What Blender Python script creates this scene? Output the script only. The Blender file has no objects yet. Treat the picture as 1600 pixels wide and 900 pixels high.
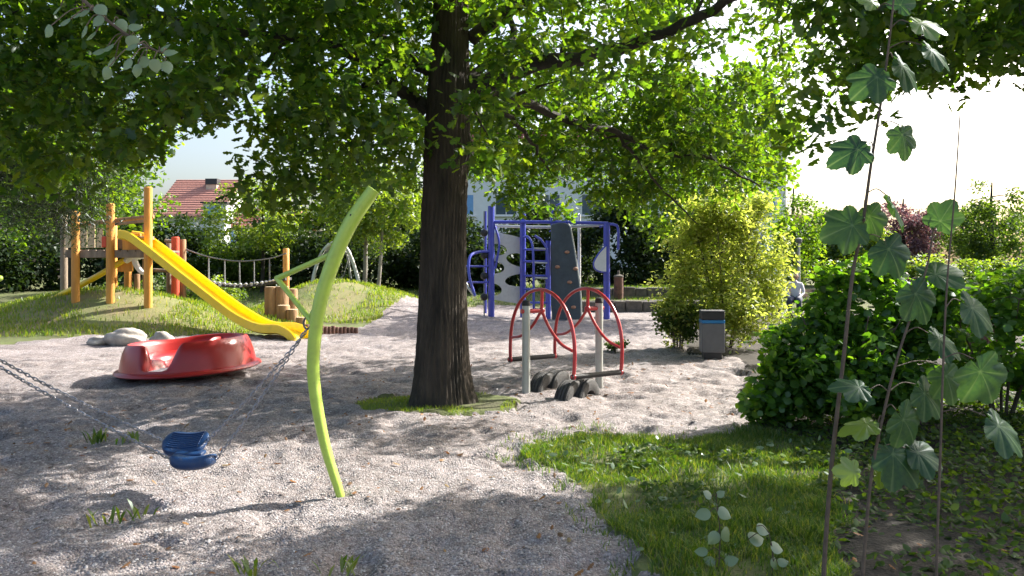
import bpy, bmesh, math, random
import numpy as np
from mathutils import Vector, Matrix
from math import radians as R, sin, cos, pi

# ------------------------------------------------------------------ camera, sky, sun, exposure
S = bpy.context.scene
C = S.collection
F, HZ, CX, CAMH = 1200.0, 410.0, 800.0, 1.65          # pixels of the 1600x900 photograph
cam = bpy.data.cameras.new('camera'); camo = bpy.data.objects.new('camera', cam); C.objects.link(camo)
cam.sensor_width = 36.0; cam.lens = 36.0 * F / 1600.0
cam.shift_y = -(450.0 - HZ) / 1600.0
cam.clip_start = 0.05; cam.clip_end = 2000
camo.location = (0, 0, CAMH); camo.rotation_euler = (pi / 2, 0, 0)
S.camera = camo

SUN_EL, SUN_AZ = R(36), R(58)                          # azimuth clockwise from the view axis
SUNV = Vector((cos(SUN_EL) * sin(SUN_AZ), cos(SUN_EL) * cos(SUN_AZ), sin(SUN_EL)))
W = bpy.data.worlds.new('World'); S.world = W; W.use_nodes = True
wn = W.node_tree.nodes; sky = wn.new('ShaderNodeTexSky'); sky.sky_type = 'NISHITA'; sky.sun_disc = False
sky.sun_elevation = SUN_EL; sky.sun_rotation = SUN_AZ; sky.air_density = 1.0; sky.dust_density = 5.0; sky.ozone_density = 1.0
W.node_tree.links.new(sky.outputs[0], wn['Background'].inputs[0]); wn['Background'].inputs[1].default_value = 0.135
sl = bpy.data.lights.new('sun', 'SUN'); sl.energy = 5.0; sl.angle = R(0.55); sl.color = (1.0, 0.95, 0.87)
so = bpy.data.objects.new('sun', sl); C.objects.link(so); so.rotation_euler = SUNV.to_track_quat('Z', 'Y').to_euler()
S.view_settings.view_transform = 'Standard'; S.view_settings.look = 'None'; S.view_settings.gamma = 1.0
S.view_settings.use_curve_mapping = False
S.view_settings.exposure = 1.33
S.cycles.max_bounces = 7; S.cycles.diffuse_bounces = 4; S.cycles.glossy_bounces = 2; S.cycles.transmission_bounces = 5
S.cycles.transparent_max_bounces = 6; S.cycles.caustics_reflective = False; S.cycles.caustics_refractive = False
S.cycles.sample_clamp_indirect = 8.0

rng = np.random.default_rng(7); random.seed(7)

# ------------------------------------------------------------------ helpers
def P(px, py, Y):
    """point seen at a pixel, Y metres in front of the camera"""
    return Vector(((px - CX) / F * Y, Y, CAMH - (py - HZ) / F * Y))
def G(px, py, z=0.0):
    """point of the ground (height z) seen at a pixel"""
    return P(px, py, F * (CAMH - z) / (py - HZ))
def pix(p):
    return (CX + F * p[0] / p[1], HZ - F * (p[2] - CAMH) / p[1])

def vnoise(x, y, seed=0):
    x = np.asarray(x, float); y = np.asarray(y, float)
    xi = np.floor(x).astype(np.int64); yi = np.floor(y).astype(np.int64); fx = x - xi; fy = y - yi
    def h(a, b):
        n = (a * 374761393 + b * 668265263 + seed * 974634541) & 0x7fffffff
        n = ((n ^ (n >> 13)) * 1274126177) & 0x7fffffff
        n = (n ^ (n >> 16)) & 0xffff
        return n / 65535.0
    u = fx * fx * (3 - 2 * fx); v = fy * fy * (3 - 2 * fy)
    return (h(xi, yi) * (1 - u) + h(xi + 1, yi) * u) * (1 - v) + (h(xi, yi + 1) * (1 - u) + h(xi + 1, yi + 1) * u) * v

def inpoly(x, y, poly):
    x = np.asarray(x, float); y = np.asarray(y, float); ins = np.zeros(x.shape, bool); n = len(poly); j = n - 1
    for i in range(n):
        xi, yi = poly[i][0], poly[i][1]; xj, yj = poly[j][0], poly[j][1]
        c = ((yi > y) != (yj > y)) & (x < (xj - xi) * (y - yi) / ((yj - yi) if yj != yi else 1e-9) + xi)
        ins ^= c; j = i
    return ins

def sstep(a, b, x):
    t = np.clip((np.asarray(x, float) - a) / (b - a), 0, 1); return t * t * (3 - 2 * t)

def cat(pts, k=6):
    """smooth curve through points"""
    pts = [Vector(p) for p in pts]; q = [pts[0] * 2 - pts[1]] + pts + [pts[-1] * 2 - pts[-2]]; out = []
    for i in range(1, len(q) - 2):
        a, b, c, d = q[i - 1:i + 3]
        for s in range(k):
            t = s / k
            out.append(0.5 * ((2 * b) + (c - a) * t + (2 * a - 5 * b + 4 * c - d) * t * t + (3 * b - a - 3 * c + d) * t ** 3))
    out.append(pts[-1]); return out

class MB:
    def __init__(s): s.v = []; s.f = []
    def add(s, v, f):
        o = len(s.v); s.v += [tuple(p) for p in v]; s.f += [tuple(i + o for i in q) for q in f]; return s
    def tube(s, path, r, n=10, sx=1.0, up=None, cap=True):
        path = [Vector(p) for p in path]; m = len(path)
        rr = r if isinstance(r, (list, tuple)) else [r] * m
        if len(rr) != m: rr = [np.interp(i / (m - 1), np.linspace(0, 1, len(rr)), rr) for i in range(m)]
        vs = []; side = None
        for i, p in enumerate(path):
            t = (path[min(i + 1, m - 1)] - path[max(i - 1, 0)]).normalized()
            if side is None:
                u0 = Vector(up) if up else (Vector((0, 0, 1)) if abs(t.z) < .9 else Vector((0, 1, 0)))
                side = t.cross(u0).normalized()
            side = (side - t * side.dot(t)).normalized(); b = t.cross(side)
            for k in range(n):
                a = 2 * pi * k / n
                vs.append(p + (side * cos(a) * sx + b * sin(a)) * rr[i])
        fs = [(i * n + k, i * n + (k + 1) % n, (i + 1) * n + (k + 1) % n, (i + 1) * n + k) for i in range(m - 1) for k in range(n)]
        if cap: fs += [tuple(range(n))[::-1], tuple((m - 1) * n + k for k in range(n))]
        return s.add(vs, fs)
    def box(s, c, d, rz=0.0, m=None):
        c = Vector(c); M = m or Matrix.Rotation(rz, 3, 'Z')
        v = [c + M @ Vector((sx * d[0] / 2, sy * d[1] / 2, sz * d[2] / 2)) for sx in (-1, 1) for sy in (-1, 1) for sz in (-1, 1)]
        return s.add(v, [(0, 1, 3, 2), (4, 6, 7, 5), (0, 4, 5, 1), (2, 3, 7, 6), (0, 2, 6, 4), (1, 5, 7, 3)])
    def lathe(s, prof, c=(0, 0, 0), n=20, close=True):
        c = Vector(c); vs = [c + Vector((r * cos(2 * pi * k / n), r * sin(2 * pi * k / n), z)) for r, z in prof for k in range(n)]
        m = len(prof)
        fs = [(i * n + k, i * n + (k + 1) % n, (i + 1) * n + (k + 1) % n, (i + 1) * n + k) for i in range(m - 1) for k in range(n)]
        if close: fs += [tuple(range(n))[::-1], tuple((m - 1) * n + k for k in range(n))]
        return s.add(vs, fs)
    def ball(s, c, r, n=12, m=8):
        r = r if isinstance(r, (tuple, list)) else (r, r, r); c = Vector(c)
        vs = [c + Vector((0, 0, -r[2]))]
        for i in range(1, m):
            a = -pi / 2 + pi * i / m
            vs += [c + Vector((r[0] * cos(a) * cos(2 * pi * k / n), r[1] * cos(a) * sin(2 * pi * k / n), r[2] * sin(a))) for k in range(n)]
        vs.append(c + Vector((0, 0, r[2]))); fs = []
        for k in range(n): fs.append((0, 1 + (k + 1) % n, 1 + k))
        for i in range(m - 2):
            for k in range(n):
                a = 1 + i * n; fs.append((a + k, a + (k + 1) % n, a + n + (k + 1) % n, a + n + k))
        t = len(vs) - 1; a = 1 + (m - 2) * n
        for k in range(n): fs.append((a + k, a + (k + 1) % n, t))
        return s.add(vs, fs)
    def slab(s, outline, th, M):
        """flat outline (x,z) with thickness th along y, placed by 4x4 matrix M"""
        n = len(outline)
        v = [M @ Vector((x, -th / 2, z)) for x, z in outline] + [M @ Vector((x, th / 2, z)) for x, z in outline]
        return s.add(v, [tuple(range(n)), tuple(range(2 * n - 1, n - 1, -1))] + [(k, k + n, (k + 1) % n + n, (k + 1) % n) for k in range(n)])
    def build(s, name, mat, parent=None, smooth=True, bevel=0, ang=40):
        me = bpy.data.meshes.new(name); me.from_pydata(s.v, [], s.f); me.update()
        if smooth: me.shade_smooth(); me.set_sharp_from_angle(angle=R(ang))
        me.materials.append(mat); o = bpy.data.objects.new(name, me); C.objects.link(o)
        if parent: o.parent = parent
        if bevel:
            b = o.modifiers.new('bevel', 'BEVEL'); b.width = bevel; b.segments = 2; b.limit_method = 'ANGLE'; b.angle_limit = R(40)
        return o

def raw(name, V, T, mat, parent=None, smooth=False):
    """fast triangle mesh from arrays"""
    V = np.ascontiguousarray(V, dtype=np.float32); T = np.ascontiguousarray(T, dtype=np.int32); k = T.shape[1]
    me = bpy.data.meshes.new(name); me.vertices.add(len(V)); me.vertices.foreach_set('co', V.ravel())
    me.loops.add(T.size); me.loops.foreach_set('vertex_index', T.ravel())
    me.polygons.add(len(T)); me.polygons.foreach_set('loop_start', np.arange(0, T.size, k, dtype=np.int32))
    me.update(calc_edges=True)
    if smooth: me.shade_smooth()
    me.materials.append(mat); o = bpy.data.objects.new(name, me); C.objects.link(o)
    if parent: o.parent = parent
    return o

def tag(o, label=None, cat_=None, group=None, kind=None):
    if label: o['label'] = label
    if cat_: o['category'] = cat_
    if group: o['group'] = group
    if kind: o['kind'] = kind
    return o
def thing(name, label, cat_, group=None, loc=(0, 0, 0)):
    o = bpy.data.objects.new(name, None); o.empty_display_size = .1; C.objects.link(o); o.location = loc
    return tag(o, label, cat_, group)
def child(o, parent):
    """parent without moving (the parent's base is at its location)"""
    o.parent = parent; o.matrix_parent_inverse = Matrix.Translation(parent.location).inverted(); return o
def settle(root):
    """parts were built in world coordinates: keep them there"""
    for c in root.children: c.matrix_parent_inverse = Matrix.Translation(root.location).inverted()
    return root

# ------------------------------------------------------------------ materials
def nodes(name):
    m = bpy.data.materials.new(name); m.use_nodes = True; t = m.node_tree
    return m, t, t.nodes, t.links, t.nodes['Principled BSDF']
def mat(name, col, rough=.6, var=.15, scale=6.0, bump=0.0, bscale=60.0, metal=0.0, col2=None, stretch=None, coat=0.0, dirt=0.0):
    m, t, n, l, b = nodes(name)
    tc = n.new('ShaderNodeTexCoord'); src = tc.outputs['Object']
    if stretch:
        mp = n.new('ShaderNodeMapping'); mp.inputs['Scale'].default_value = stretch; l.new(src, mp.inputs[0]); src = mp.outputs[0]
    no = n.new('ShaderNodeTexNoise'); no.inputs['Scale'].default_value = scale; no.inputs['Detail'].default_value = 6; no.inputs['Roughness'].default_value = .65
    l.new(src, no.inputs['Vector'])
    r = n.new('ShaderNodeValToRGB'); c = np.array(col); c2 = np.array(col2) if col2 is not None else c * (1 - var)
    r.color_ramp.elements[0].position = .3; r.color_ramp.elements[1].position = .7
    r.color_ramp.elements[0].color = (*c2, 1); r.color_ramp.elements[1].color = (*np.minimum(c * (1 + var), 1), 1)
    l.new(no.outputs['Fac'], r.inputs[0]); out = r.outputs[0]
    if dirt:
        n2 = n.new('ShaderNodeTexNoise'); n2.inputs['Scale'].default_value = scale * 3.1; n2.inputs['Detail'].default_value = 8; l.new(src, n2.inputs['Vector'])
        r2 = n.new('ShaderNodeValToRGB'); r2.color_ramp.elements[0].position = .5; r2.color_ramp.elements[1].position = .75
        r2.color_ramp.elements[0].color = (0, 0, 0, 1); r2.color_ramp.elements[1].color = (dirt, dirt, dirt, 1); l.new(n2.outputs['Fac'], r2.inputs[0])
        mx = n.new('ShaderNodeMixRGB'); mx.inputs[2].default_value = (.13, .11, .085, 1); l.new(r2.outputs[0], mx.inputs[0]); l.new(out, mx.inputs[1]); out = mx.outputs[0]
        mr = n.new('ShaderNodeMath'); mr.operation = 'MULTIPLY_ADD'; mr.inputs[1].default_value = .5; mr.inputs[2].default_value = rough; l.new(r2.outputs[0], mr.inputs[0]); l.new(mr.outputs[0], b.inputs['Roughness'])
    else: b.inputs['Roughness'].default_value = rough
    l.new(out, b.inputs['Base Color']); b.inputs['Metallic'].default_value = metal
    if coat: b.inputs['Coat Weight'].default_value = coat; b.inputs['Coat Roughness'].default_value = .15
    if bump:
        nb = n.new('ShaderNodeTexNoise'); nb.inputs['Scale'].default_value = bscale; nb.inputs['Detail'].default_value = 5; l.new(src, nb.inputs['Vector'])
        bp = n.new('ShaderNodeBump'); bp.inputs['Strength'].default_value = bump; bp.inputs['Distance'].default_value = .02
        l.new(nb.outputs['Fac'], bp.inputs['Height']); l.new(bp.outputs[0], b.inputs['Normal'])
    return m

def leafmat(name, cols, trans=.45, gloss=.06, tcol=None):
    """leaf colours vary leaf by leaf; light shines through them"""
    m, t, n, l, b = nodes(name); n.remove(b); out = n['Material Output']
    ge = n.new('ShaderNodeNewGeometry'); r = n.new('ShaderNodeValToRGB')
    while len(r.color_ramp.elements) < len(cols): r.color_ramp.elements.new(.5)
    for i, c in enumerate(cols):
        r.color_ramp.elements[i].position = i / (len(cols) - 1); r.color_ramp.elements[i].color = (*c, 1)
    l.new(ge.outputs['Random Per Island'], r.inputs[0])
    d = n.new('ShaderNodeBsdfDiffuse'); l.new(r.outputs[0], d.inputs[0])
    tr = n.new('ShaderNodeBsdfTranslucent')
    hs = n.new('ShaderNodeMixRGB'); hs.blend_type = 'MULTIPLY'; hs.inputs[0].default_value = 1.0
    hs.inputs[2].default_value = (*(tcol or (2.9, 2.85, .5)), 1); l.new(r.outputs[0], hs.inputs[1]); l.new(hs.outputs[0], tr.inputs[0])
    mx = n.new('ShaderNodeMixShader'); mx.inputs[0].default_value = trans; l.new(d.outputs[0], mx.inputs[1]); l.new(tr.outputs[0], mx.inputs[2])
    g = n.new('ShaderNodeBsdfGlossy'); g.inputs['Roughness'].default_value = .42; g.inputs[0].default_value = (.9, .95, 1, 1)
    m2 = n.new('ShaderNodeMixShader'); m2.inputs[0].default_value = gloss; l.new(mx.outputs[0], m2.inputs[1]); l.new(g.outputs[0], m2.inputs[2])
    l.new(m2.outputs[0], out.inputs[0]); return m

def gravelmat():
    m, t, n, l, b = nodes('gravel'); tc = n.new('ShaderNodeTexCoord'); src = tc.outputs['Object']
    vo = n.new('ShaderNodeTexVoronoi'); vo.inputs['Scale'].default_value = 70; l.new(src, vo.inputs['Vector'])
    r = n.new('ShaderNodeValToRGB'); e = r.color_ramp.elements
    cs = [(.13, .122, .120), (.335, .32, .318), (.255, .228, .22), (.445, .43, .43), (.315, .268, .256), (.53, .515, .515)]
    while len(e) < len(cs): e.new(.5)
    for i, c in enumerate(cs): e[i].position = i / (len(cs) - 1); e[i].color = (*c, 1)
    sp = n.new('ShaderNodeSeparateColor'); l.new(vo.outputs['Color'], sp.inputs[0]); l.new(sp.outputs[0], r.inputs[0])
    no = n.new('ShaderNodeTexNoise'); no.inputs['Scale'].default_value = 1.1; no.inputs['Detail'].default_value = 7; no.inputs['Roughness'].default_value = .7; l.new(src, no.inputs['Vector'])
    r2 = n.new('ShaderNodeValToRGB'); r2.color_ramp.elements[0].position = .32; r2.color_ramp.elements[1].position = .7
    r2.color_ramp.elements[0].color = (.60, .56, .55, 1); r2.color_ramp.elements[1].color = (1.02, 1.0, 1.02, 1); l.new(no.outputs['Fac'], r2.inputs[0])
    mx = n.new('ShaderNodeMixRGB'); mx.blend_type = 'MULTIPLY'; mx.inputs[0].default_value = 1; l.new(r.outputs[0], mx.inputs[1]); l.new(r2.outputs[0], mx.inputs[2])
    n3 = n.new('ShaderNodeTexNoise'); n3.inputs['Scale'].default_value = 17; n3.inputs['Detail'].default_value = 5; n3.inputs['Roughness'].default_value = .75; l.new(src, n3.inputs['Vector'])
    r3 = n.new('ShaderNodeValToRGB'); r3.color_ramp.elements[0].position = .36; r3.color_ramp.elements[1].position = .58; r3.color_ramp.elements[0].color = (.64, .60, .58, 1); r3.color_ramp.elements[1].color = (1, 1, 1, 1); l.new(n3.outputs['Fac'], r3.inputs[0])
    m3 = n.new('ShaderNodeMixRGB'); m3.blend_type = 'MULTIPLY'; m3.inputs[0].default_value = 1; l.new(mx.outputs[0], m3.inputs[1]); l.new(r3.outputs[0], m3.inputs[2])
    l.new(m3.outputs[0], b.inputs['Base Color']); b.inputs['Roughness'].default_value = .9
    bp = n.new('ShaderNodeBump'); bp.inputs['Strength'].default_value = .8; bp.inputs['Distance'].default_value = .012; bp.invert = True
    l.new(vo.outputs['Distance'], bp.inputs['Height']); l.new(bp.outputs[0], b.inputs['Normal']); return m

M = {}
M['gravel'] = gravelmat()
M['soil'] = mat('soil', (.028, .022, .016), .95, .5, 9, .9, 40, col2=(.012, .011, .008))
M['lawn'] = mat('lawn', (.10, .13, .035), .95, .3, 2.2, .8, 30, col2=(.075, .07, .035))
M['mound'] = mat('mound', (.10, .14, .035), .95, .2, .9, .8, 30, col2=(.24, .19, .10))
M['grass'] = leafmat('grass', [(.03, .075, .014), (.05, .105, .018), (.085, .14, .026), (.17, .18, .07)], .4, .03)
M['drygrass'] = leafmat('drygrass', [(.08, .15, .022), (.12, .19, .03), (.20, .21, .055), (.10, .17, .026)], .4, .03)
M['bark'] = mat('bark', (.062, .048, .035), .95, .3, 5, .9, 45, col2=(.015, .013, .010), stretch=(1, 1, .25))
M['limb'] = mat('limb', (.035, .03, .024), .9, .3, 9, .5, 60, col2=(.018, .015, .012))
M['birch'] = mat('birchbark', (.30, .28, .25), .8, .2, 4, .3, 30, col2=(.10, .09, .08))
M['twig'] = mat('twig', (.09, .07, .05), .8, .3, 20, .3, 60)
M['oak'] = leafmat('oakleaf', [(.024, .06, .014), (.042, .095, .018), (.078, .145, .02), (.05, .088, .016), (.115, .17, .024)], .6, .03)
M['oak_far'] = leafmat('mapleleaf', [(.05, .11, .016), (.085, .155, .02), (.13, .19, .025)], .5, .03)
M['yellow'] = leafmat('yellowleaf', [(.25, .32, .07), (.34, .40, .11), (.44, .46, .17), (.20, .28, .06)], .6, .03, (1.6, 1.6, .7))
M['hazel'] = leafmat('hazelleaf', [(.04, .10, .02), (.065, .15, .026), (.11, .20, .035)], .5, .03)
M['dark'] = leafmat('hedgeleaf', [(.014, .028, .012), (.022, .042, .016), (.03, .055, .02)], .25, .02)
M['mid'] = leafmat('shrubleaf', [(.03, .065, .018), (.05, .09, .022), (.075, .12, .03)], .4, .02)
M['light'] = leafmat('birchleaf', [(.08, .14, .03), (.12, .18, .04), (.17, .21, .05)], .5, .05)
M['purple'] = leafmat('plumleaf', [(.13, .07, .085), (.20, .11, .12), (.28, .17, .17)], .35, .05, (1.4, 1.1, 1.1))
M['needle'] = leafmat('needle', [(.012, .022, .012), (.02, .034, .016), (.03, .04, .02)], .2, .03)
def veined(m):
    n, l = m.node_tree.nodes, m.node_tree.links; at = n.new('ShaderNodeAttribute'); at.attribute_name = 'vein'; r = n['Color Ramp']; d = n['Diffuse BSDF']
    no = n.new('ShaderNodeTexNoise'); no.inputs['Scale'].default_value = 9; tc = n.new('ShaderNodeTexCoord'); l.new(tc.outputs['Object'], no.inputs['Vector'])
    oi = n.new('ShaderNodeObjectInfo'); ad = n.new('ShaderNodeMath'); ad.operation = 'MULTIPLY_ADD'; ad.inputs[1].default_value = .5; l.new(oi.outputs['Random'], ad.inputs[0]); l.new(no.outputs['Fac'], ad.inputs[2]); l.new(ad.outputs[0], r.inputs[0])
    mx = n.new('ShaderNodeMixRGB'); mx.inputs[2].default_value = (.16, .24, .13, 1); mm_ = n.new('ShaderNodeMath'); mm_.operation = 'MULTIPLY'; mm_.inputs[1].default_value = .6; l.new(at.outputs['Fac'], mm_.inputs[0]); l.new(mm_.outputs[0], mx.inputs[0]); l.new(r.outputs[0], mx.inputs[1])
    for lk in list(r.outputs[0].links):
        if lk.to_node != mx: l.new(mx.outputs[0], lk.to_socket)
    return m
M['sapling'] = veined(leafmat('saplingleaf', [(.018, .055, .035), (.026, .07, .036), (.05, .11, .035)], .4, .02, (1.5, 1.5, .6)))
M['sapling_y'] = leafmat('youngleaf', [(.10, .17, .03), (.11, .18, .03)], .5, .06)
M['aspen'] = leafmat('aspenleaf', [(.14, .22, .11), (.18, .26, .14), (.12, .19, .09)], .35, .06, (1.3, 1.3, .8))
M['fallen'] = leafmat('fallenleaf', [(.20, .09, .04), (.28, .14, .06), (.16, .10, .06), (.33, .15, .05), (.24, .19, .10)], .2, .03, (1.2, 1.0, .8))
M['pebble'] = leafmat('pebble', [(.10, .092, .088), (.32, .30, .29), (.23, .195, .18), (.44, .42, .41), (.30, .255, .235), (.54, .52, .51)], 0, .02)
M['lime'] = mat('lime_paint', (.43, .60, .09), .38, .07, 5, .05, 60, coat=.3, dirt=.18)
M['chain'] = mat('chain_steel', (.30, .30, .33), .38, .25, 40, metal=.9)
M['chain_dark'] = mat('shackle', (.10, .11, .11), .45, .2, 30, metal=.7)
M['bluerub'] = mat('blue_rubber', (.007, .038, .12), .36, .15, 14, .25, 120, dirt=.25)
M['red'] = mat('red_plastic', (.38, .02, .02), .34, .12, 2.5, .05, 40, coat=.1, dirt=.10)
M['redpaint'] = mat('red_paint', (.50, .035, .045), .3, .08, 6, coat=.4, dirt=.1)
M['pale'] = mat('pale_plate', (.50, .48, .50), .5, .15, 8, dirt=.3)
M['yellowp'] = mat('yellow_plastic', (.86, .60, .008), .3, .06, 3, .04, 40, coat=.3, dirt=.15)
M['wood_o'] = mat('orange_wood', (.62, .30, .055), .62, .2, 5, .3, 30, col2=(.46, .20, .04), stretch=(1, 1, .2))
M['wood_r'] = mat('red_wood', (.55, .07, .03), .6, .15, 5, .2, 30, stretch=(1, 1, .2))
M['wood_g'] = mat('grey_wood', (.24, .19, .14), .8, .3, 6, .4, 40, col2=(.13, .10, .075), stretch=(1, 1, .2))
M['log'] = mat('cut_log', (.33, .20, .10), .85, .25, 7, .5, 30, col2=(.17, .09, .05), stretch=(1, 1, .2))
M['logtop'] = mat('log_end', (.52, .42, .28), .85, .2, 9, .3, 60)
M['palis'] = mat('palisade_wood', (.15, .075, .055), .85, .3, 8, .4, 40, col2=(.07, .035, .03))
M['rock'] = mat('boulder', (.42, .39, .35), .85, .2, 4, .7, 14, col2=(.24, .22, .20))
M['rope'] = mat('rope', (.20, .21, .22), .85, .2, 30, .3, 120)
M['deck'] = mat('bridge_deck', (.055, .055, .06), .8, .3, 20)
M['white'] = mat('white_paint', (.74, .74, .74), .45, .06, 6, dirt=.12)
M['blue'] = mat('blue_paint', (.055, .075, .46), .35, .08, 6, coat=.3, dirt=.08)
M['panel'] = mat('climbing_panel', (.62, .61, .59), .5, .06, 4, dirt=.15)
M['slate'] = mat('climbing_slab', (.055, .075, .10), .42, .25, 3, .2, 30)
M['hold'] = mat('climbing_hold', (.42, .22, .14), .6, .2, 20)
M['steel'] = mat('steel_post', (.46, .48, .45), .42, .1, 5, metal=.35, dirt=.1)
M['black'] = mat('black_rubber', (.018, .018, .02), .6, .3, 20, .3, 80)
M['tyre'] = mat('tyre', (.045, .046, .048), .75, .3, 14, .4, 50, dirt=.5)
M['bin'] = mat('bin_grey', (.15, .15, .165), .5, .1, 8, .1, 60, dirt=.15)
M['bindark'] = mat('bin_dark', (.03, .03, .034), .5, .2, 8)
M['binblue'] = mat('bin_blue', (.03, .20, .48), .4, .08, 8)
M['stone'] = mat('wall_stone', (.13, .115, .10), .9, .3, 5, .7, 25, col2=(.065, .06, .052))
M['wallw'] = mat('white_render', (.72, .74, .76), .9, .05, 2, .1, 40)
M['roof'] = mat('clay_roof', (.46, .22, .17), .8, .25, 6, .3, 20)
M['roof2'] = mat('red_fascia', (.45, .14, .14), .7, .1, 6)
M['glass'] = mat('window_glass', (.06, .09, .13), .08, .2, 3)
M['bluepane'] = mat('blue_shutter', (.16, .34, .62), .4, .1, 3)
M['conc'] = mat('chimney', (.55, .45, .36), .9, .15, 5, .2, 30)
M['skin'] = mat('skin', (.48, .27, .20), .5, .08, 12)
M['shirtw'] = mat('shirt_white', (.72, .70, .74), .85, .08, 12)
M['shirtg'] = mat('shirt_grey', (.45, .46, .50), .85, .1, 12)
M['hair'] = mat('hair_dark', (.03, .022, .018), .6, .3, 40)
M['hair2'] = mat('hair_grey', (.30, .24, .20), .6, .3, 40)
M['trouser'] = mat('trousers', (.05, .06, .10), .85, .2, 12)
M['fence'] = mat('fence_wood', (.40, .36, .33), .85, .2, 8, .3, 40)

# ------------------------------------------------------------------ terrain
def terrain(x, y, bumps=True):
    x = np.asarray(x, float); y = np.asarray(y, float)
    z = .98 * np.exp(-(((x + 10.0) / 3.4) ** 2 + ((y - 19.0) / 1.95) ** 2))
    z = np.maximum(z, 1.10 * np.exp(-(((x + 5.6) / np.where(x > -5.6, 3.3, 1.7)) ** 2 + ((y - 23.2) / 2.3) ** 2)))
    back = .5 * sstep(25.2, 30, y)
    terr = np.where(x > 1.6, .36 * (y > 25.95) + .40 * (y > 27.35), 0) * (x < 9)
    z = z + np.where((x > 1.6) & (x < 9), np.maximum(terr, 0), back) + .3 * sstep(30, 45, y)
    return z
def tz(x, y): return float(terrain(x, y))

g2 = lambda L: [(G(a, b).x, G(a, b).y) for a, b in L]
LAWN_R = g2([(1020, 940), (1012, 880), (962, 832), (922, 790), (898, 748), (850, 722), (800, 703), (835, 684), (940, 676), (1060, 686), (1180, 672), (1290, 690), (1330, 720), (1330, 940)])
BED_R = g2([(1290, 940), (1295, 760), (1285, 690), (1180, 668), (1165, 600), (1172, 566), (1140, 556), (1085, 552), (1060, 540), (1050, 515), (1046, 488)]) + [(20, 25.7), (20, 2)]
GRAVEL = [(-40, -12), (-40, 15.0)] + g2([(-100, 541), (60, 536), (130, 532), (230, 533), (300, 529), (372, 526), (430, 527), (500, 521), (565, 513), (650, 493), (755, 483), (900, 485), (1046, 486.5)]) + [(40, 25.7), (40, -12)]
TR = G(688, 627); TRX, TRY = TR.x, TR.y
def surf(x, y):
    """0 gravel, 1 lawn, 2 planting bed"""
    x = np.asarray(x, float); y = np.asarray(y, float)
    w = (vnoise(x * 3.1, y * 3.1, 3) - .5) * .25 + (vnoise(x * 9, y * 9, 4) - .5) * .10
    k = np.where(inpoly(x + w, y + w, GRAVEL), 0, 1)
    k = np.where((k == 0) & (inpoly(x + w, y - w, LAWN_R)), 1, k)
    k = np.where((k == 0) & (inpoly(x + w, y - w, BED_R)), 2, k)
    ring = ((x - TRX - .0) / .95) ** 2 + ((y - TRY + .05) / .62) ** 2 + w * 2.2 < 1
    return np.where((k == 0) & ring, 1, k)
def bump(x, y, k):
    b = (vnoise(x * 4.2, y * 4.2, 11) - .5) * .050 + (vnoise(x * 9.5, y * 9.5, 12) - .5) * .044 + (vnoise(x * 21, y * 21, 13) - .5) * .022
    d = vnoise(x * 3.3 + 7, y * 3.3, 14); b = b - .065 * sstep(.62, .82, d)      # trodden hollows
    b = b + (vnoise(x * .7, y * .7, 15) - .5) * .05
    s = (vnoise(x * 2.3, y * 2.3, 21) - .5) * .05 + (vnoise(x * .5, y * .5, 22) - .5) * .12
    near = np.exp(-np.maximum(np.abs(y - 7) - 9, 0) / 12)
    return np.where(k == 0, b * .78, s) * near
def axis(a, b, step, hi, g, lo=None):
    fine = list(np.arange(a, b, step)); up = []; x, s = b, step
    while x < hi: up.append(x); s *= g; x += s
    dn = []; x, s = a - step, step
    while lo is not None and x > lo: dn.append(x); s *= g; x -= s
    return np.array(dn[::-1] + fine + up)
xs = axis(-6.2, 5.2, .045, 400, 1.065, -400); ys = axis(2.6, 13, .045, 400, 1.03, None)
ys = np.concatenate([[-40, -25, -15, -8, -4, -1, .5, 1.4, 2, 2.4], ys])
GX, GY = np.meshgrid(xs, ys); K = surf(GX, GY); GZ = terrain(GX, GY) + bump(GX, GY, K)
nx = len(xs); V = np.stack([GX, GY, GZ], -1).reshape(-1, 3)
ii = (np.arange(len(ys) - 1)[:, None] * nx + np.arange(nx - 1)[None, :]).ravel()
Q = np.stack([ii, ii + 1, ii + 1 + nx, ii + nx], -1)
cx = V[Q].mean(1); kq = surf(cx[:, 0], cx[:, 1]); tq = terrain(cx[:, 0], cx[:, 1])
mq = (kq == 1) & (tq > .12) & (cx[:, 1] < 27) & (cx[:, 0] < 1.6)
for nm, sel, mm in (('gravel_ground', kq == 0, 'gravel'), ('lawn', (kq == 1) & ~mq, 'lawn'), ('grassy_mound', mq, 'mound'), ('planting_bed', kq == 2, 'soil')):
    q = Q[sel]; u, inv = np.unique(q, return_inverse=True)
    tag(raw(nm, V[u], inv.reshape(q.shape), M[mm], smooth=True), kind='structure')
def gz(x, y):
    k = surf(np.array([x]), np.array([y])); return float(terrain(x, y) + bump(np.array([x]), np.array([y]), k)[0])

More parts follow.
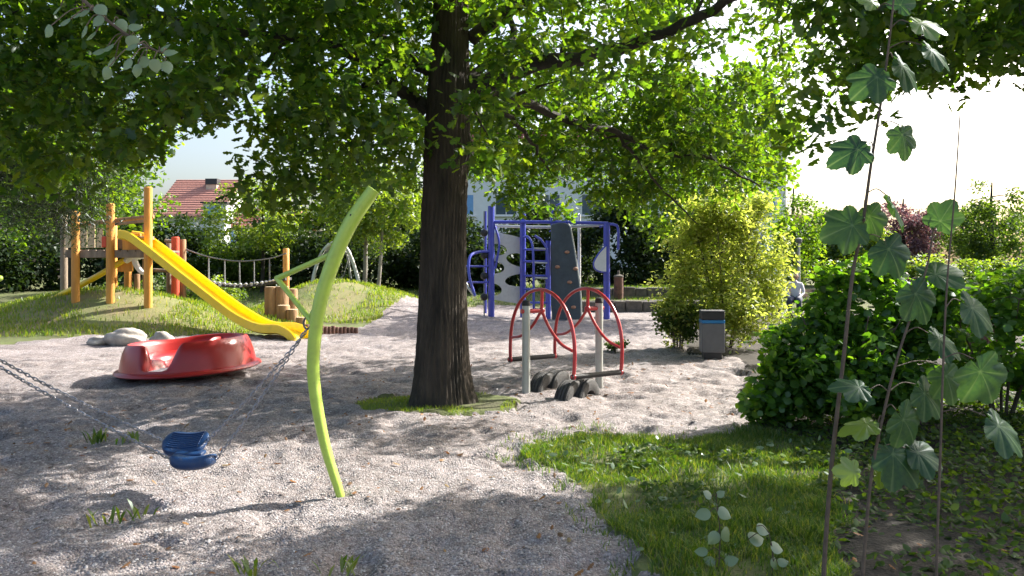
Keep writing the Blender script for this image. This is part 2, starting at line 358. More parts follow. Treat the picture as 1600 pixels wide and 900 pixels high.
# ------------------------------------------------------------------ leaves
def tmpl_oak():
    m = [(0, 0), (0, .33), (0, .66), (0, 1)]; s = [(.05, .10), (.24, .30), (.13, .40), (.33, .60), (.18, .70), (.20, .88)]
    v = m + s + [(-a, b) for a, b in s]
    v = np.array([(a, b, -.35 * abs(a) - .18 * b * b) for a, b in v])
    t = [(0, 4, 1), (4, 5, 1), (5, 6, 1), (1, 6, 2), (6, 7, 2), (7, 8, 2), (2, 8, 3), (8, 9, 3)]
    mir = lambda i: i if i < 4 else i + 6
    return v, np.array(t + [(mir(c), mir(b), mir(a)) for a, b, c in t])
def tmpl_leaf(w=.35, fold=.3, droop=.2):
    v = [(0, 0), (0, .5), (0, 1), (w, .3), (w * .85, .68), (-w, .3), (-w * .85, .68)]
    v = np.array([(a, b, -fold * abs(a) - droop * b * b) for a, b in v])
    return v, np.array([(0, 3, 1), (3, 4, 1), (4, 2, 1), (5, 0, 1), (6, 5, 1), (2, 6, 1)])
def tmpl_diamond(w=.3):
    v = np.array([(0, 0, 0), (w, .45, -.08), (0, 1, -.15), (-w, .45, -.08)]); return v, np.array([(0, 1, 2), (0, 2, 3)])
T_OAK, T_OV, T_RND, T_DIA, T_NAR, T_NEE = tmpl_oak(), tmpl_leaf(.34), tmpl_leaf(.47, .2, .15), tmpl_diamond(.32), tmpl_leaf(.16, .3, .3), tmpl_diamond(.06)

def leaves(name, pos, size, tm, m, parent=None, tilt=.6, droop=.35, svar=.3, rg=None, kind='stuff'):
    r = rg or rng; n = len(pos); tv, tt = tm
    az = r.uniform(0, 2 * pi, n); el = -droop + r.normal(0, .45, n)
    d = np.stack([np.cos(az) * np.cos(el), np.sin(az) * np.cos(el), np.sin(el)], -1)
    up = np.stack([r.normal(0, tilt, n), r.normal(0, tilt, n), np.ones(n)], -1)
    s = np.cross(d, up); s /= np.linalg.norm(s, axis=1, keepdims=True) + 1e-9; u = np.cross(s, d)
    sz = size * r.uniform(1 - svar, 1 + svar, n)
    V = pos[:, None, :] + sz[:, None, None] * (tv[None, :, 0:1] * s[:, None, :] + tv[None, :, 1:2] * d[:, None, :] + tv[None, :, 2:3] * u[:, None, :])
    T = tt[None] + (np.arange(n) * len(tv))[:, None, None]
    o = raw(name, V.reshape(-1, 3), T.reshape(-1, 3), m, parent)
    if kind: o['kind'] = kind
    return o
def clump(c, rad, n, rg=None, flat=.75):
    """n points round each centre, denser towards the outside"""
    r = rg or rng; c = np.repeat(np.asarray(c, float), n, 0); m = len(c); d = r.normal(0, 1, (m, 3)); d /= np.linalg.norm(d, axis=1, keepdims=True)
    rr = rad if np.isscalar(rad) else np.repeat(rad, n)
    d = d * (r.uniform(0, 1, m) ** .5 * rr)[:, None]; d[:, 2] *= flat
    return c + d
def blades(name, xy, h, w, m, parent=None, zf=None, lean=.35):
    n = len(xy); x, y = xy[:, 0], xy[:, 1]; z = (terrain(x, y) + bump(x, y, surf(x, y)) - .008)
    hh = h * rng.uniform(.45, 1.25, n) if np.isscalar(h) else h; az = rng.uniform(0, 2 * pi, n); ln = np.abs(rng.normal(0, lean, n)) * hh
    a2 = rng.uniform(0, 2 * pi, n); sx, sy = np.cos(a2) * w / 2, np.sin(a2) * w / 2; dx, dy = np.cos(az) * ln, np.sin(az) * ln
    p = lambda fx, fz, k: np.stack([x + dx * fx + sx * k, y + dy * fx + sy * k, z + hh * fz], -1)
    V = np.stack([p(0, 0, -1), p(0, 0, 1), p(.35, .6, .75), p(.35, .6, -.75), p(1, 1, 0)], 1)
    T = np.array([(0, 1, 2), (0, 2, 3), (3, 2, 4)])[None] + (np.arange(n) * 5)[:, None, None]
    o = raw(name, V.reshape(-1, 3), T.reshape(-1, 3), m, parent); return o
def rand_in(poly_test, n, x0, x1, y0, y1):
    out = np.zeros((0, 2))
    while len(out) < n:
        q = np.stack([rng.uniform(x0, x1, n), rng.uniform(y0, y1, n)], -1); out = np.vstack([out, q[poly_test(q[:, 0], q[:, 1])]])
    return out[:n]

# ------------------------------------------------------------------ gravel stones, grass, fallen leaves
n = 45000; yy = 3.7 + 6.5 * rng.uniform(0, 1, n) ** 1.6; xx = rng.uniform(-.72, .45, n) * yy
k = surf(xx, yy); ok = (k == 0); xx, yy = xx[ok], yy[ok]; zz = terrain(xx, yy) + bump(xx, yy, k[ok])
ov = np.array([(1, 0, 0), (0, 1, 0), (-1, 0, 0), (0, -1, 0), (0, 0, 1.0)]); ot = np.array([(0, 1, 4), (1, 2, 4), (2, 3, 4), (3, 0, 4)])
nn = len(xx); sc = rng.gamma(3, .0015, nn)[:, None] + .003; a = rng.uniform(0, 2 * pi, nn)
jit = rng.uniform(.6, 1.3, (nn, 5, 3)); pv = ov[None] * jit * sc[:, :, None] * np.array([1, 1, .75])
pr = np.stack([pv[..., 0] * np.cos(a)[:, None] - pv[..., 1] * np.sin(a)[:, None], pv[..., 0] * np.sin(a)[:, None] + pv[..., 1] * np.cos(a)[:, None], pv[..., 2]], -1)
pr += np.stack([xx, yy, zz], -1)[:, None, :]
tag(raw('gravel_stones', pr.reshape(-1, 3), (ot[None] + (np.arange(nn) * 5)[:, None, None]).reshape(-1, 3), M['pebble']), 'loose grey and pink gravel stones over the play area', 'gravel', kind='stuff')

q = rand_in(lambda x, y: (surf(x, y) == 1) & inpoly(x, y, LAWN_R), 42000, -.5, 3.2, 3.7, 9)
th = vnoise(q[:, 0] * 2.5, q[:, 1] * 2.5, 31); q = q[rng.uniform(0, 1, len(q)) < -.05 + 1.5 * th]
qe = rand_in(lambda x, y: inpoly(x, y, LAWN_R) | inpoly(x + .22, y, LAWN_R) | inpoly(x, y - .3, LAWN_R), 5000, -.8, 3.2, 3.7, 9); qe = qe[vnoise(qe[:, 0] * 5, qe[:, 1] * 5, 36) > .5]; q = np.vstack([q, qe])
hq = .035 + .06 * vnoise(q[:, 0] * 4, q[:, 1] * 4, 33) * rng.uniform(.5, 1.3, len(q))
tag(blades('short_grass', q, hq, .007, M['grass'], lean=.7), 'green lawn grass beside the gravel under the bushes', 'grass', kind='stuff')
q = rand_in(lambda x, y: (surf(x, y) == 1) & (vnoise(x * 3.5, y * 3.5, 66) > .38), 3600, TRX - 1.3, TRX + 1.3, TRY - 1, TRY + .9)
tag(blades('trunk_grass', q, .045, .006, M['drygrass']), 'thin yellowish grass ringing the oak trunk', 'grass', kind='stuff')
q = rand_in(lambda x, y: (surf(x, y) == 1) & (terrain(x, y) > .1), 30000, -17, 1.5, 15, 26)
bare = np.minimum(np.hypot(q[:, 0] + 9.2, (q[:, 1] - 18) * 1.4), np.hypot((q[:, 0] + 5.4) * 1.3, q[:, 1] - 21.6)) ; q = q[(bare > .7 + 1.4 * vnoise(q[:, 0] * 1.1, q[:, 1] * 1.1, 61)) | (rng.uniform(0, 1, len(q)) < .14)]
tag(blades('mound_grass', q, .11, .02, M['drygrass']), 'sunlit short grass on the play mounds', 'grass', kind='stuff')
q = rand_in(lambda x, y: (surf(x, y) == 1), 22000, -12, 12, 24.5, 36)
tag(blades('lawn_grass', q, .09, .028, M['grass']), 'grass of the lawn behind the climbing frame', 'grass', kind='stuff')
q = rand_in(lambda x, y: surf(x, y) != 1, 900, -5, 3.5, 3.9, 13)
fz = terrain(q[:, 0], q[:, 1]) + bump(q[:, 0], q[:, 1], surf(q[:, 0], q[:, 1])) + .008
leaves('fallen_leaves', np.column_stack([q, fz]), .055, T_OAK, M['fallen'], tilt=.25, droop=0)
tag(bpy.data.objects['fallen_leaves'], 'brown and orange fallen leaves scattered on the gravel', 'leaves', kind='stuff')
q = rand_in(lambda x, y: surf(x, y) == 1, 160, .3, 3, 3.9, 7)
leaves('fallen_leaves_on_grass', np.column_stack([q, terrain(q[:, 0], q[:, 1]) + .05]), .06, T_OV, M['aspen'], tilt=.3, droop=0)
tag(bpy.data.objects['fallen_leaves_on_grass'], 'pale fallen leaves lying in the lawn grass', 'leaves', kind='stuff')
q = rand_in(lambda x, y: (surf(x, y) == 1) & inpoly(x, y, LAWN_R) & (vnoise(x * 1.7, y * 1.7, 35) > .45) & (x > .9), 1500, .9, 3.2, 3.7, 9)
leaves('lawn_weeds', np.column_stack([q, .02 + .04 * rng.uniform(0, 1, len(q))]), .045, T_OV, M['mid'], tilt=.5, droop=-.2)
tag(bpy.data.objects['lawn_weeds'], 'broad-leaved weeds mixed into the lawn grass', 'weeds', kind='stuff')
q = rand_in(lambda x, y: (surf(x, y) == 2), 17000, 1.3, 6.5, 3.0, 9.5)
leaves('ground_cover', np.column_stack([q, .02 + .13 * rng.uniform(0, 1, len(q)) * vnoise(q[:, 0] * 3, q[:, 1] * 3, 5)]), .05, T_OV, M['mid'], tilt=.5, droop=0)
tag(bpy.data.objects['ground_cover'], 'low dark leafy ground cover under the shrubs', 'ground cover', kind='stuff')

# ------------------------------------------------------------------ oak
oak = thing('oak_tree', 'large dark-barked oak tree standing on the gravel in the middle', 'tree', loc=(TRX, TRY, 0))
NR, NZ = 120, 260
tzv = np.linspace(-.15, 8.0, NZ); tav = np.linspace(0, 2 * pi, NR, endpoint=False)
A, Z = np.meshgrid(tav, tzv)
rad = np.interp(Z, [-.15, 0, .12, .35, .8, 1.6, 2.6, 3.4, 4.4, 6, 8], [.48, .41, .375, .335, .295, .268, .262, .268, .22, .18, .11])
rad = rad * .95 * (1 + .05 * np.sin(3 * A + .7) + .03 * np.sin(2 * A + Z) + .08 * np.exp(-np.maximum(Z, 0) * 3.2) * np.sin(5 * A + 1.2))
rad = rad + .06 * np.exp(-((Z - 2.98) / .16) ** 2) * np.exp(-((np.angle(np.exp(1j * (A + .1)))) / .5) ** 2)
wob = vnoise(Z * 2.2 + 5, A * 3, 42) * .5
u = (A / (2 * pi) * 34 + wob * 2.2); rid = np.abs((u + .25 * vnoise(Z * 7, A * 5, 43)) % 1 - .5) * 2
brk = vnoise(Z * 9 + np.floor(u) * 13.7, np.floor(u) * 3.3, 44)
rad = rad + (.5 - rid ** 1.5) * .030 * (.5 + brk) + (vnoise(Z * 30, A * 22, 45) - .5) * .008
cxz = TRX + np.interp(Z, [0, 2, 4, 8], [0, .03, .10, .2])
V = np.stack([cxz + rad * np.cos(A), TRY + rad * np.sin(A), Z], -1).reshape(-1, 3)
i0 = (np.arange(NZ - 1)[:, None] * NR + np.arange(NR)[None]).ravel(); i1 = (np.arange(NZ - 1)[:, None] * NR + (np.arange(NR) + 1) % NR).ravel()
raw('trunk', V, np.stack([i0, i1, i1 + NR, i0 + NR], -1), M['bark'], oak, smooth=True)

limbs = [
    ([(735, 135, 9.2), (790, 118, 9.0), (850, 96, 8.7), (920, 88, 8.4), (1010, 60, 8.0), (1100, 25, 7.6), (1190, -25, 7.2), (1300, -40, 6.9)], [.13, .105, .09, .075, .06, .05, .04, .02]),
    ([(668, 175, 9.2), (640, 150, 9.2), (600, 115, 9.0), (540, 80, 8.8), (450, 60, 8.6), (330, 40, 8.3), (200, 20, 8.0), (60, 10, 7.8)], [.09, .08, .07, .06, .05, .04, .03, .015]),
    ([(672, 115, 9.2), (640, 92, 9.4), (590, 55, 9.8), (500, 10, 10.5), (400, -20, 11)], [.07, .06, .05, .035, .02]),
    ([(735, 150, 9.3), (770, 160, 9.8), (800, 185, 10.3), (830, 222, 10.8), (860, 270, 11.2)], [.05, .042, .034, .026, .012]),
    ([(735, 140, 9.3), (830, 165, 10.2), (905, 192, 11), (960, 205, 11.4), (1030, 238, 11.8), (1110, 250, 12.2), (1190, 290, 12.6)], [.07, .06, .05, .045, .038, .028, .012]),
    ([(735, 120, 9.3), (800, 60, 10), (780, -10, 10.5), (770, -80, 10.8)], [.05, .045, .04, .02]),
    ([(738, 60, 9.2), (900, -60, 9.6), (1080, -120, 10.2), (1250, -160, 10.6)], [.09, .07, .05, .025]),
    ([(690, 0, 9.2), (560, -110, 9.0), (400, -190, 8.6), (260, -240, 8.2)], [.08, .06, .04, .02]),
    ([(700, -60, 9.3), (760, -260, 11), (840, -380, 12.5)], [.09, .06, .02]),
    ([(700, -60, 9.1), (680, -240, 7.6), (700, -420, 6.4)], [.08, .05, .02]),
    ([(960, 205, 11.4), (1000, 255, 11.6), (1040, 300, 11.9), (1090, 350, 12.1)], [.03, .022, .016, .008]),
    ([(600, 115, 9.0), (540, 160, 9.4), (480, 230, 9.8), (440, 320, 10)], [.04, .03, .02, .01]),
    ([(450, 60, 8.6), (380, 130, 8.8), (280, 190, 9), (190, 230, 9)], [.035, .026, .018, .01]),
]
nodes_ = []
for pts, rr in limbs:
    path = cat([P(*p) for p in pts], 5)
    path = [p + Vector((random.uniform(-.03, .03), random.uniform(-.03, .03), random.uniform(-.03, .03))) for p in path]
    MB().tube(path, rr, 9).build('limb', M['limb'], oak)
    nodes_ += [(p, np.interp(i / (len(path) - 1), np.linspace(0, 1, len(rr)), rr)) for i, p in enumerate(path)]
edge_x = [-300, 125, 200, 262, 290, 350, 385, 405, 440, 480, 540, 600, 655, 668, 735, 745, 800, 860, 900, 960, 1040, 1090, 1180, 1228, 1255, 1300, 1400, 1475, 1600, 1900]
edge_y = [260, 265, 250, 235, 185, 165, 190, 290, 325, 305, 295, 295, 285, 165, 160, 255, 290, 315, 285, 300, 315, 300, 270, 215, 165, 160, 135, 100, 85, 80]
LIT = [[(100, 700), (450, 690), (900, 690), (890, 760), (700, 790), (500, 850), (420, 910), (100, 930)], [(700, 560), (1050, 575), (1000, 680), (740, 680)], [(190, 520), (430, 510), (640, 520), (640, 590), (430, 600), (190, 600)]]
LIT += [[(800, 702), (835, 680), (960, 678), (985, 700), (900, 745)]]; LITP = [.97, .8, .75, .9]
LITRAY = [((4.2, 14.5, 1.9), 1.5), ((4.2, 14.5, 2.8), 1.2), ((-4.7, 11.3, .4), 1.0), ((-6, 17.2, 1.0), 1.2), ((-9, 17.8, 1.3), 1.2), ((-5.5, 21.8, .9), 1.5), ((3.1, 7.9, 1.3), 1.3), ((1.0, 10.2, .9), .8)]
SHX, SHY = -sin(SUN_AZ) / math.tan(SUN_EL), -cos(SUN_AZ) / math.tan(SUN_EL)
def lit_reject(p, rg):
    gx, gy = p[0] + SHX * p[2], p[1] + SHY * p[2]
    pv = Vector(p)
    for c_, r_ in LITRAY:                              # nothing hangs between the sun and what it lights
        w_ = pv - Vector(c_); t_ = w_.dot(SUNV)
        if t_ > 0 and (w_ - SUNV * t_).length < r_ and rg.uniform() < .85: return True
    if gy < 1: return False
    a, b = pix((gx, gy, 0))
    for poly, pr in zip(LIT, LITP):
        if inpoly(np.array([a]), np.array([b]), poly)[0] and rg.uniform() < pr: return True
    return False
rg = np.random.default_rng(21)
GAPS = [(330, 225, 75, 48), (415, 110, 45, 32), (300, 255, 50, 35), (1300, 175, 60, 20), (1205, 130, 20, 22), (365, 165, 45, 30), (800, 20, 30, 16), (1010, 150, 20, 18), (1140, 40, 26, 14)]
cl = []
tries = 0
while len(cl) < 520 and tries < 40000:
    tries += 1
    px = rg.uniform(-220, 1800); py = rg.uniform(-60, 350)
    if py > np.interp(px, edge_x, edge_y) + rg.normal(0, 6): continue
    if any(((px - a) / c) ** 2 + ((py - b) / d) ** 2 < 1 for a, b, c, d in GAPS): continue
    if px < 420 and py > 90 and rg.uniform() < .12: continue
    if 405 < px < 655 and py > 150 and rg.uniform() < .2: continue
    if px > 760 and py > 130 and rg.uniform() < .55: continue
    if px > 1230: Y = rg.uniform(6.0, 8.4)
    elif px > 760 and py > 250: Y = rg.uniform(12.2, 14.8)
    elif px > 800 and py > 140: Y = rg.uniform(10.6, 13.8)
    elif px > 735: Y = rg.uniform(7.6, 12.5)
    elif px < 420: Y = rg.uniform(6.8, 11.0)
    else: Y = rg.uniform(7.6, 12.0)
    if 640 < px < 745 and py > 20 and Y < 9.9: Y = rg.uniform(10, 12)
    p = P(px, py, Y)
    if lit_reject(p, rg): continue
    if any((p - c).length < .30 for c in cl): continue
    cl.append(p)
for _ in range(4000):                                # sunlit right-hand side of the crown
    if len(cl) > 640: break
    px = rg.uniform(745, 1240); py = rg.uniform(130, 400)
    if py > np.interp(px, edge_x, edge_y) + 18 + rg.normal(0, 8): continue
    p = P(px, py, rg.uniform(12.8, 14.6) if py > 240 else rg.uniform(11.6, 13.8))
    if lit_reject(p, rg) and rg.uniform() < .6: continue
    if any((p - c).length < .3 for c in cl): continue
    cl.append(p)
ncl = len(cl)
top = []
tries = 0
while len(top) < 440 and tries < 20000:
    tries += 1
    d = rg.normal(0, 1, 3); d /= np.linalg.norm(d); rr = rg.uniform(.35, 1) ** .6
    p = Vector((TRX + .2 + d[0] * 6.2 * rr, TRY + d[1] * 5.4 * rr, 7.6 + d[2] * 3.6 * rr))
    if p.z < 4.6 or pix(p)[1] > -60: continue
    if lit_reject(p, rg): continue
    if p.x > -.5 and p.y > 7.5 and rg.uniform() < .95: continue
    top.append(p)
def grow(nodes0, centres, r0=.012, name='twig', parent=None, m=None, curve=.15, keep=1.0):
    """join every leaf clump to the nearest wood"""
    nd = np.array([tuple(a) for a, b in nodes0]); nr = np.array([b for a, b in nodes0]); mb = MB()
    order = np.argsort([np.min(np.linalg.norm(nd - np.array(c), axis=1)) for c in centres])
    for i in order:
        c = np.array(centres[i]); k = int(np.argmin(np.linalg.norm(nd - c, axis=1))); a = nd[k]; L = np.linalg.norm(c - a)
        if L < .05: continue
        mid = (a + c) / 2 + np.array([random.uniform(-1, 1), random.uniform(-1, 1), random.uniform(0, 1)]) * L * curve
        path = cat([Vector(a), Vector(mid), Vector(c)], 4); ra = min(nr[k] * .7, r0 * (1 + L * 1.2)); rs = np.linspace(ra, .004, len(path))
        mb.tube(path, list(rs), 5, cap=False)
        nd = np.vstack([nd, [tuple(p) for p in path[1:]]]); nr = np.concatenate([nr, rs[1:]])
    o = mb.build(name, m, parent); o['kind'] = 'stuff'; return o
grow(nodes_, cl + top, .016, 'twigs', oak, M['limb'])
npl = rg.integers(55, 105, ncl)
pos = np.vstack([clump([tuple(c)], rg.uniform(.32, .58), int(k), rg, .7) for c, k in zip(cl, npl)])
leaves('crown', pos, .13, T_OAK, M['oak'], oak, tilt=.55, droop=.35, rg=rg)
pos = clump([tuple(c) for c in top], .75, 64, rg, .7)
leaves('upper_crown', pos, .17, T_OV, M['oak'], oak, tilt=.5, rg=rg)
settle(oak)

# ------------------------------------------------------------------ generic trees and shrubs
def ellipsoid_clumps(c, r, n, rg, shell=.5, zmin=None, lump=.25):
    out = []
    while len(out) < n:
        d = rg.normal(0, 1, 3); d /= np.linalg.norm(d); k = rg.uniform(shell, 1) * (1 + lump * (vnoise(np.array([d[0] * 2.3 + 9]), np.array([d[1] * 2.3 + d[2] * 1.7]), int(c[0] * 7) & 63)[0] * 2 - 1))
        p = Vector((c[0] + d[0] * r[0] * k, c[1] + d[1] * r[1] * k, c[2] + d[2] * r[2] * k))
        if zmin is not None and p.z < zmin: continue
        out.append(p)
    return out
def tree(name, label, x, y, h, crown_c, crown_r, ncl_, nlf, lsize, tm, m, bark, tr=.1, seed=1, crad=.6, group=None, catg='tree', lean=0):
    rg = np.random.default_rng(seed); z0 = tz(x, y)
    t = thing(name, label, catg, group, (x, y, z0))
    path = cat([(x, y, z0 - .1), (x + .05 + lean * .3, y, z0 + h * .3), (x + lean * .7, y + .1, z0 + h * .6), (x + lean, y, z0 + h * .92)], 5)
    rr = [tr * 1.25, tr, tr * .7, tr * .25]; MB().tube(path, rr, 10).build('trunk', bark, t)
    cs = ellipsoid_clumps(crown_c, crown_r, ncl_, rg, .35, z0 + .2)
    nd = [(p, np.interp(i / (len(path) - 1), [0, .33, .66, 1], rr)) for i, p in enumerate(path) if i > len(path) * .25]
    grow(nd, cs, .02, 'branches', t, bark)
    leaves('crown', clump([tuple(c) for c in cs], crad, nlf, rg, .75), lsize, tm, m, t, rg=rg)
    return settle(t)
def shrub(name, label, x, y, r, h, ncl_, nlf, lsize, tm, m, seed, crad=.22, stems=6, catg='shrub', zc=.5, shell=.45, droop=.3, lobes=None):
    rg = np.random.default_rng(seed); random.seed(seed); z0 = tz(x, y); t = thing(name, label, catg, None, (x, y, z0))
    cs = ellipsoid_clumps((x, y, z0 + h * zc), (r[0], r[1], h * (1 - zc) - crad * .4), ncl_, rg, shell, z0 + .06)
    if lobes:
        cs = [q for (lx, ly, lz, lr, lh, ln) in lobes for q in ellipsoid_clumps((x + lx, y + ly, z0 + lz), (lr, lr * .85, lh), ln, rg, .2, z0 + .06, .45)]
    nd = []
    for i in range(stems):
        a = 2 * pi * i / stems + rg.uniform(-.3, .3); q = .7
        path = cat([(x + cos(a) * .08, y + sin(a) * .08, z0 - .05), (x + cos(a) * r[0] * .3, y + sin(a) * r[1] * .3, z0 + h * .4), (x + cos(a) * r[0] * q * .8, y + sin(a) * r[1] * q * .8, z0 + h * .75)], 4)
        MB().tube(path, [.018, .012, .006], 6).build('stem', M['twig'], t); nd += [(p, .012) for p in path[2:]]
    grow(nd, cs, .007, 'twigs', t, M['twig'])
    leaves('foliage', clump([tuple(c) for c in cs], crad, nlf, rg, .8), lsize, tm, m, t, droop=droop, rg=rg)
    return settle(t)

ov = thing('overhanging_tree', 'dark tree at the right edge whose branches hang in at the top right', 'tree', loc=(8.3, 8.6, 0))
opath = cat([(8.3, 8.6, -.1), (8.25, 8.6, 1.5), (8.0, 8.7, 3.2), (7.7, 8.9, 5.0), (7.4, 9.0, 6.5)], 5); MB().tube(opath, [.22, .18, .15, .1, .05], 12).build('trunk', M['bark'], ov)
ond = [(p, .1) for p in opath[8:]]
for pts in ([(8.0, 8.7, 3.0), (6.6, 8.2, 3.7), (5.2, 7.8, 3.9), (3.9, 7.4, 3.8), (3.2, 7.2, 3.7)], [(7.9, 8.7, 3.6), (6.6, 9.6, 4.5), (5.4, 10.0, 4.8), (4.4, 10.1, 4.7)], [(8.0, 8.7, 3.3), (7.0, 7.2, 4.0), (6.0, 6.2, 4.3), (5.2, 5.6, 4.2)]):
    lp = cat(pts, 5); MB().tube(lp, [.08, .06, .04, .015], 8).build('limb', M['limb'], ov); ond += [(p, .04) for p in lp[3:]]
rgo = np.random.default_rng(77); oc = []
for _ in range(6000):
    if len(oc) > 310: break
    p = Vector((rgo.uniform(2.6, 10.5), rgo.uniform(5.2, 11.8), rgo.uniform(2.7, 6.6)))
    if ((p.x - 7) / 4.4) ** 2 + ((p.y - 8.6) / 3.3) ** 2 + ((p.z - 4.7) / 2.2) ** 2 > 1: continue
    a_, b_ = pix(p)
    if a_ < 1660 and b_ > np.interp(a_, edge_x, edge_y) - 8: continue
    if lit_reject(p, rgo): continue
    oc.append(p)
grow(ond, oc, .016, 'twigs', ov, M['limb'])
leaves('crown', clump([tuple(c) for c in oc], .48, 75, rgo, .7), .12, T_OAK, M['oak'], ov, rg=rgo); settle(ov)
tree('maple_tree', 'bright green sunlit tree behind the climbing frame, right of the oak', 6.3, 23.5, 7.6, (5.6, 22.6, 4.9), (3.2, 2.6, 2.5), 130, 110, .15, T_OV, M['oak_far'], M['limb'], .16, 31, .62)
shrub('golden_shrub', 'tall yellow-green feathery shrub behind the grey litter bin', 4.1, 14.7, (1.28, 1.0), 3.05, 330, 60, .082, tmpl_leaf(.26, .3, .3), M['yellow'], 33, .30, 9, zc=.47, droop=.1, shell=.35, lobes=[(-.05, 0, 1.1, .95, 1.0, 52), (.4, .1, 1.95, .75, .95, 46), (-.75, 0, 1.5, .6, .95, 38), (-.55, .1, 2.3, .5, .6, 18), (.75, 0, 1.2, .42, .9, 30), (.1, -.2, 2.4, .5, .6, 28), (-.95, -.1, .7, .45, .65, 26), (.65, .1, 2.65, .3, .5, 14), (-.45, 0, 2.25, .4, .55, 18), (.1, -.55, .7, .65, .65, 30), (-.2, 0, 2.75, .25, .4, 7)])
shrub('hazel_shrub', 'dark green broad-leaved shrub in front of the seated people', 3.45, 7.9, (1.0, .85), 1.5, 175, 55, .08, T_RND, M['hazel'], 34, .22, 7, zc=.48, lobes=[(-.62, 0, .6, .42, .5, 30), (-.1, 0, .85, .55, .62, 40), (.55, .1, .95, .5, .68, 38), (.3, -.35, .5, .6, .45, 30), (-.3, -.35, .42, .5, .4, 24), (.95, 0, 1.2, .3, .5, 14), (-.15, .1, 1.4, .2, .28, 6), (.35, .1, 1.5, .18, .25, 6), (-.85, -.1, .25, .3, .25, 8)])
shrub('shade_shrub', 'deep green shrub at the right edge behind the saplings', 5.3, 8.3, (1.1, .9), 1.7, 105, 42, .085, T_RND, M['hazel'], 35, .24, 6)
shrub('laurel_shrub', 'dark low shrub left of the litter bin under the golden shrub', 3.15, 14.6, (.45, .4), 1.0, 40, 60, .06, T_OV, M['mid'], 36, .2, 5)
shrub('twiggy_shrub', 'greyish small-leaved shrub between litter bin and hazel', 4.65, 12.2, (.45, .4), 1.05, 40, 55, .05, T_OV, M['light'], 37, .2, 6)
tree('drooping_conifer', 'dark drooping conifer at the left edge beside the play tower', -9.4, 12.6, 7.5, (-7.5, 12.6, 3.5), (1.35, 1.2, 1.9), 110, 190, .10, tmpl_diamond(.09), M['needle'], M['limb'], .14, 38, .5)
tree('linden_tree', 'bright green tree behind the play tower at the far left', -15.5, 27, 10, (-15.0, 26.5, 6.2), (3.6, 2.6, 4.2), 110, 110, .16, T_OV, M['oak_far'], M['limb'], .2, 39, .75)
bx = [(-5.05, 27.6, 0), (-4.75, 26.6, .25)]
tree('birch_tree', 'slender pale-trunked tree in front of the dark hedge, left of the oak', -5.35, 27.8, 6.0, (-5.7, 27.6, 4.0), (2.2, 1.6, 1.9), 75, 95, .12, T_OV, M['light'], M['birch'], .075, 40, .5)
tree('birch_tree', 'second slender pale-trunked tree, nearer the oak trunk', -4.75, 27.0, 5.6, (-4.3, 27.0, 3.9), (1.9, 1.5, 1.7), 65, 95, .12, T_OV, M['light'], M['birch'], .06, 41, .5, lean=.3)
tree('young_tree', 'pale green tree behind the rope bridge', -9.6, 29.5, 5.2, (-9.6, 29.3, 3.3), (2.0, 1.5, 1.7), 60, 90, .12, T_OV, M['light'], M['limb'], .07, 42, .5)
rgh = np.random.default_rng(50)
hx = [(x, 31.5 + 1.5 * sin(x), 1.4 + .5 * sin(x * 1.7) + (.5 if x > 0 else 0)) for x in np.arange(-30, 9.5, .75)]
hd = thing('evergreen_hedge', 'long dark evergreen hedge closing the lawn behind the play equipment', 'hedge', loc=(-2, 31.5, .6))
hc = [Vector((x + rgh.normal(0, .4), y + rgh.uniform(-.9, .9), .5 + rgh.uniform(.1, 1) * hh * 1.75)) for x, y, hh in hx for _ in range(30 if x > -4 else 18)]
leaves('foliage', clump([tuple(c) for c in hc], .55, 80, rgh, .9), .19, T_DIA, M['dark'], hd, rg=rgh)
for x, y, hh in hx[::2]:
    MB().tube(cat([(x, y, .4), (x + .1, y, 1.2), (x - .05, y + .1, 2.1)], 3), [.05, .04, .015], 6).build('stem', M['limb'], hd)
settle(hd)
shrub('rose_hedge', 'leafy shrub under the play tower platform', -9.9, 22.2, (2.2, .8), 1.3, 80, 60, .09, T_OV, M['mid'], 51, .35, 7)
shrub('bridge_shrub', 'grey-green shrub between red post and rope bridge', -8.35, 21.8, (.7, .6), 1.25, 40, 60, .07, T_OV, M['light'], 52, .25, 5)
shrub('garden_shrub', 'dark green shrub in front of the white house wall', -11.2, 30.5, (2.0, 1.2), 2.3, 90, 70, .12, T_OV, M['mid'], 53, .45, 6)
tree('round_tree', 'dark green rounded tree on the right behind the seated person', 14.2, 35, 3.6, (14.2, 35, 2.2), (2.0, 1.8, 1.7), 90, 90, .15, T_OV, M['mid'], M['limb'], .12, 54, .5)
tree('plum_tree', 'pinkish purple-leaved tree at the far right', 18.6, 36.5, 4.4, (18.6, 36.5, 2.6), (1.9, 1.6, 1.9), 90, 110, .12, T_OV, M['purple'], M['limb'], .12, 55, .45)
tree('small_tree', 'small light green tree between the dark rounded tree and the plum', 16.0, 33.5, 3.0, (16, 33.5, 1.7), (.75, .7, 1.4), 40, 80, .12, T_OV, M['light'], M['limb'], .08, 56, .35)
tree('garden_tree', 'hazy green tree at the right edge beside the plum', 22.5, 36, 5.2, (22.5, 36, 3.0), (2.2, 1.8, 2.1), 70, 90, .14, T_OV, M['mid'], M['limb'], .12, 57, .5)
tree('sidewalk_tree', 'green tree behind the golden shrub, partly in front of the rounded tree', 11.0, 30, 4.4, (11.0, 30, 2.7), (1.2, 1.0, 1.5), 45, 80, .12, T_OV, M['oak_far'], M['limb'], .1, 58, .45)
shrub('far_hedge', 'low light green hedge behind the benches on the right', 16.5, 29.0, (6.5, .8), 1.5, 190, 60, .12, T_OV, M['light'], 59, .4, 8, catg='hedge')
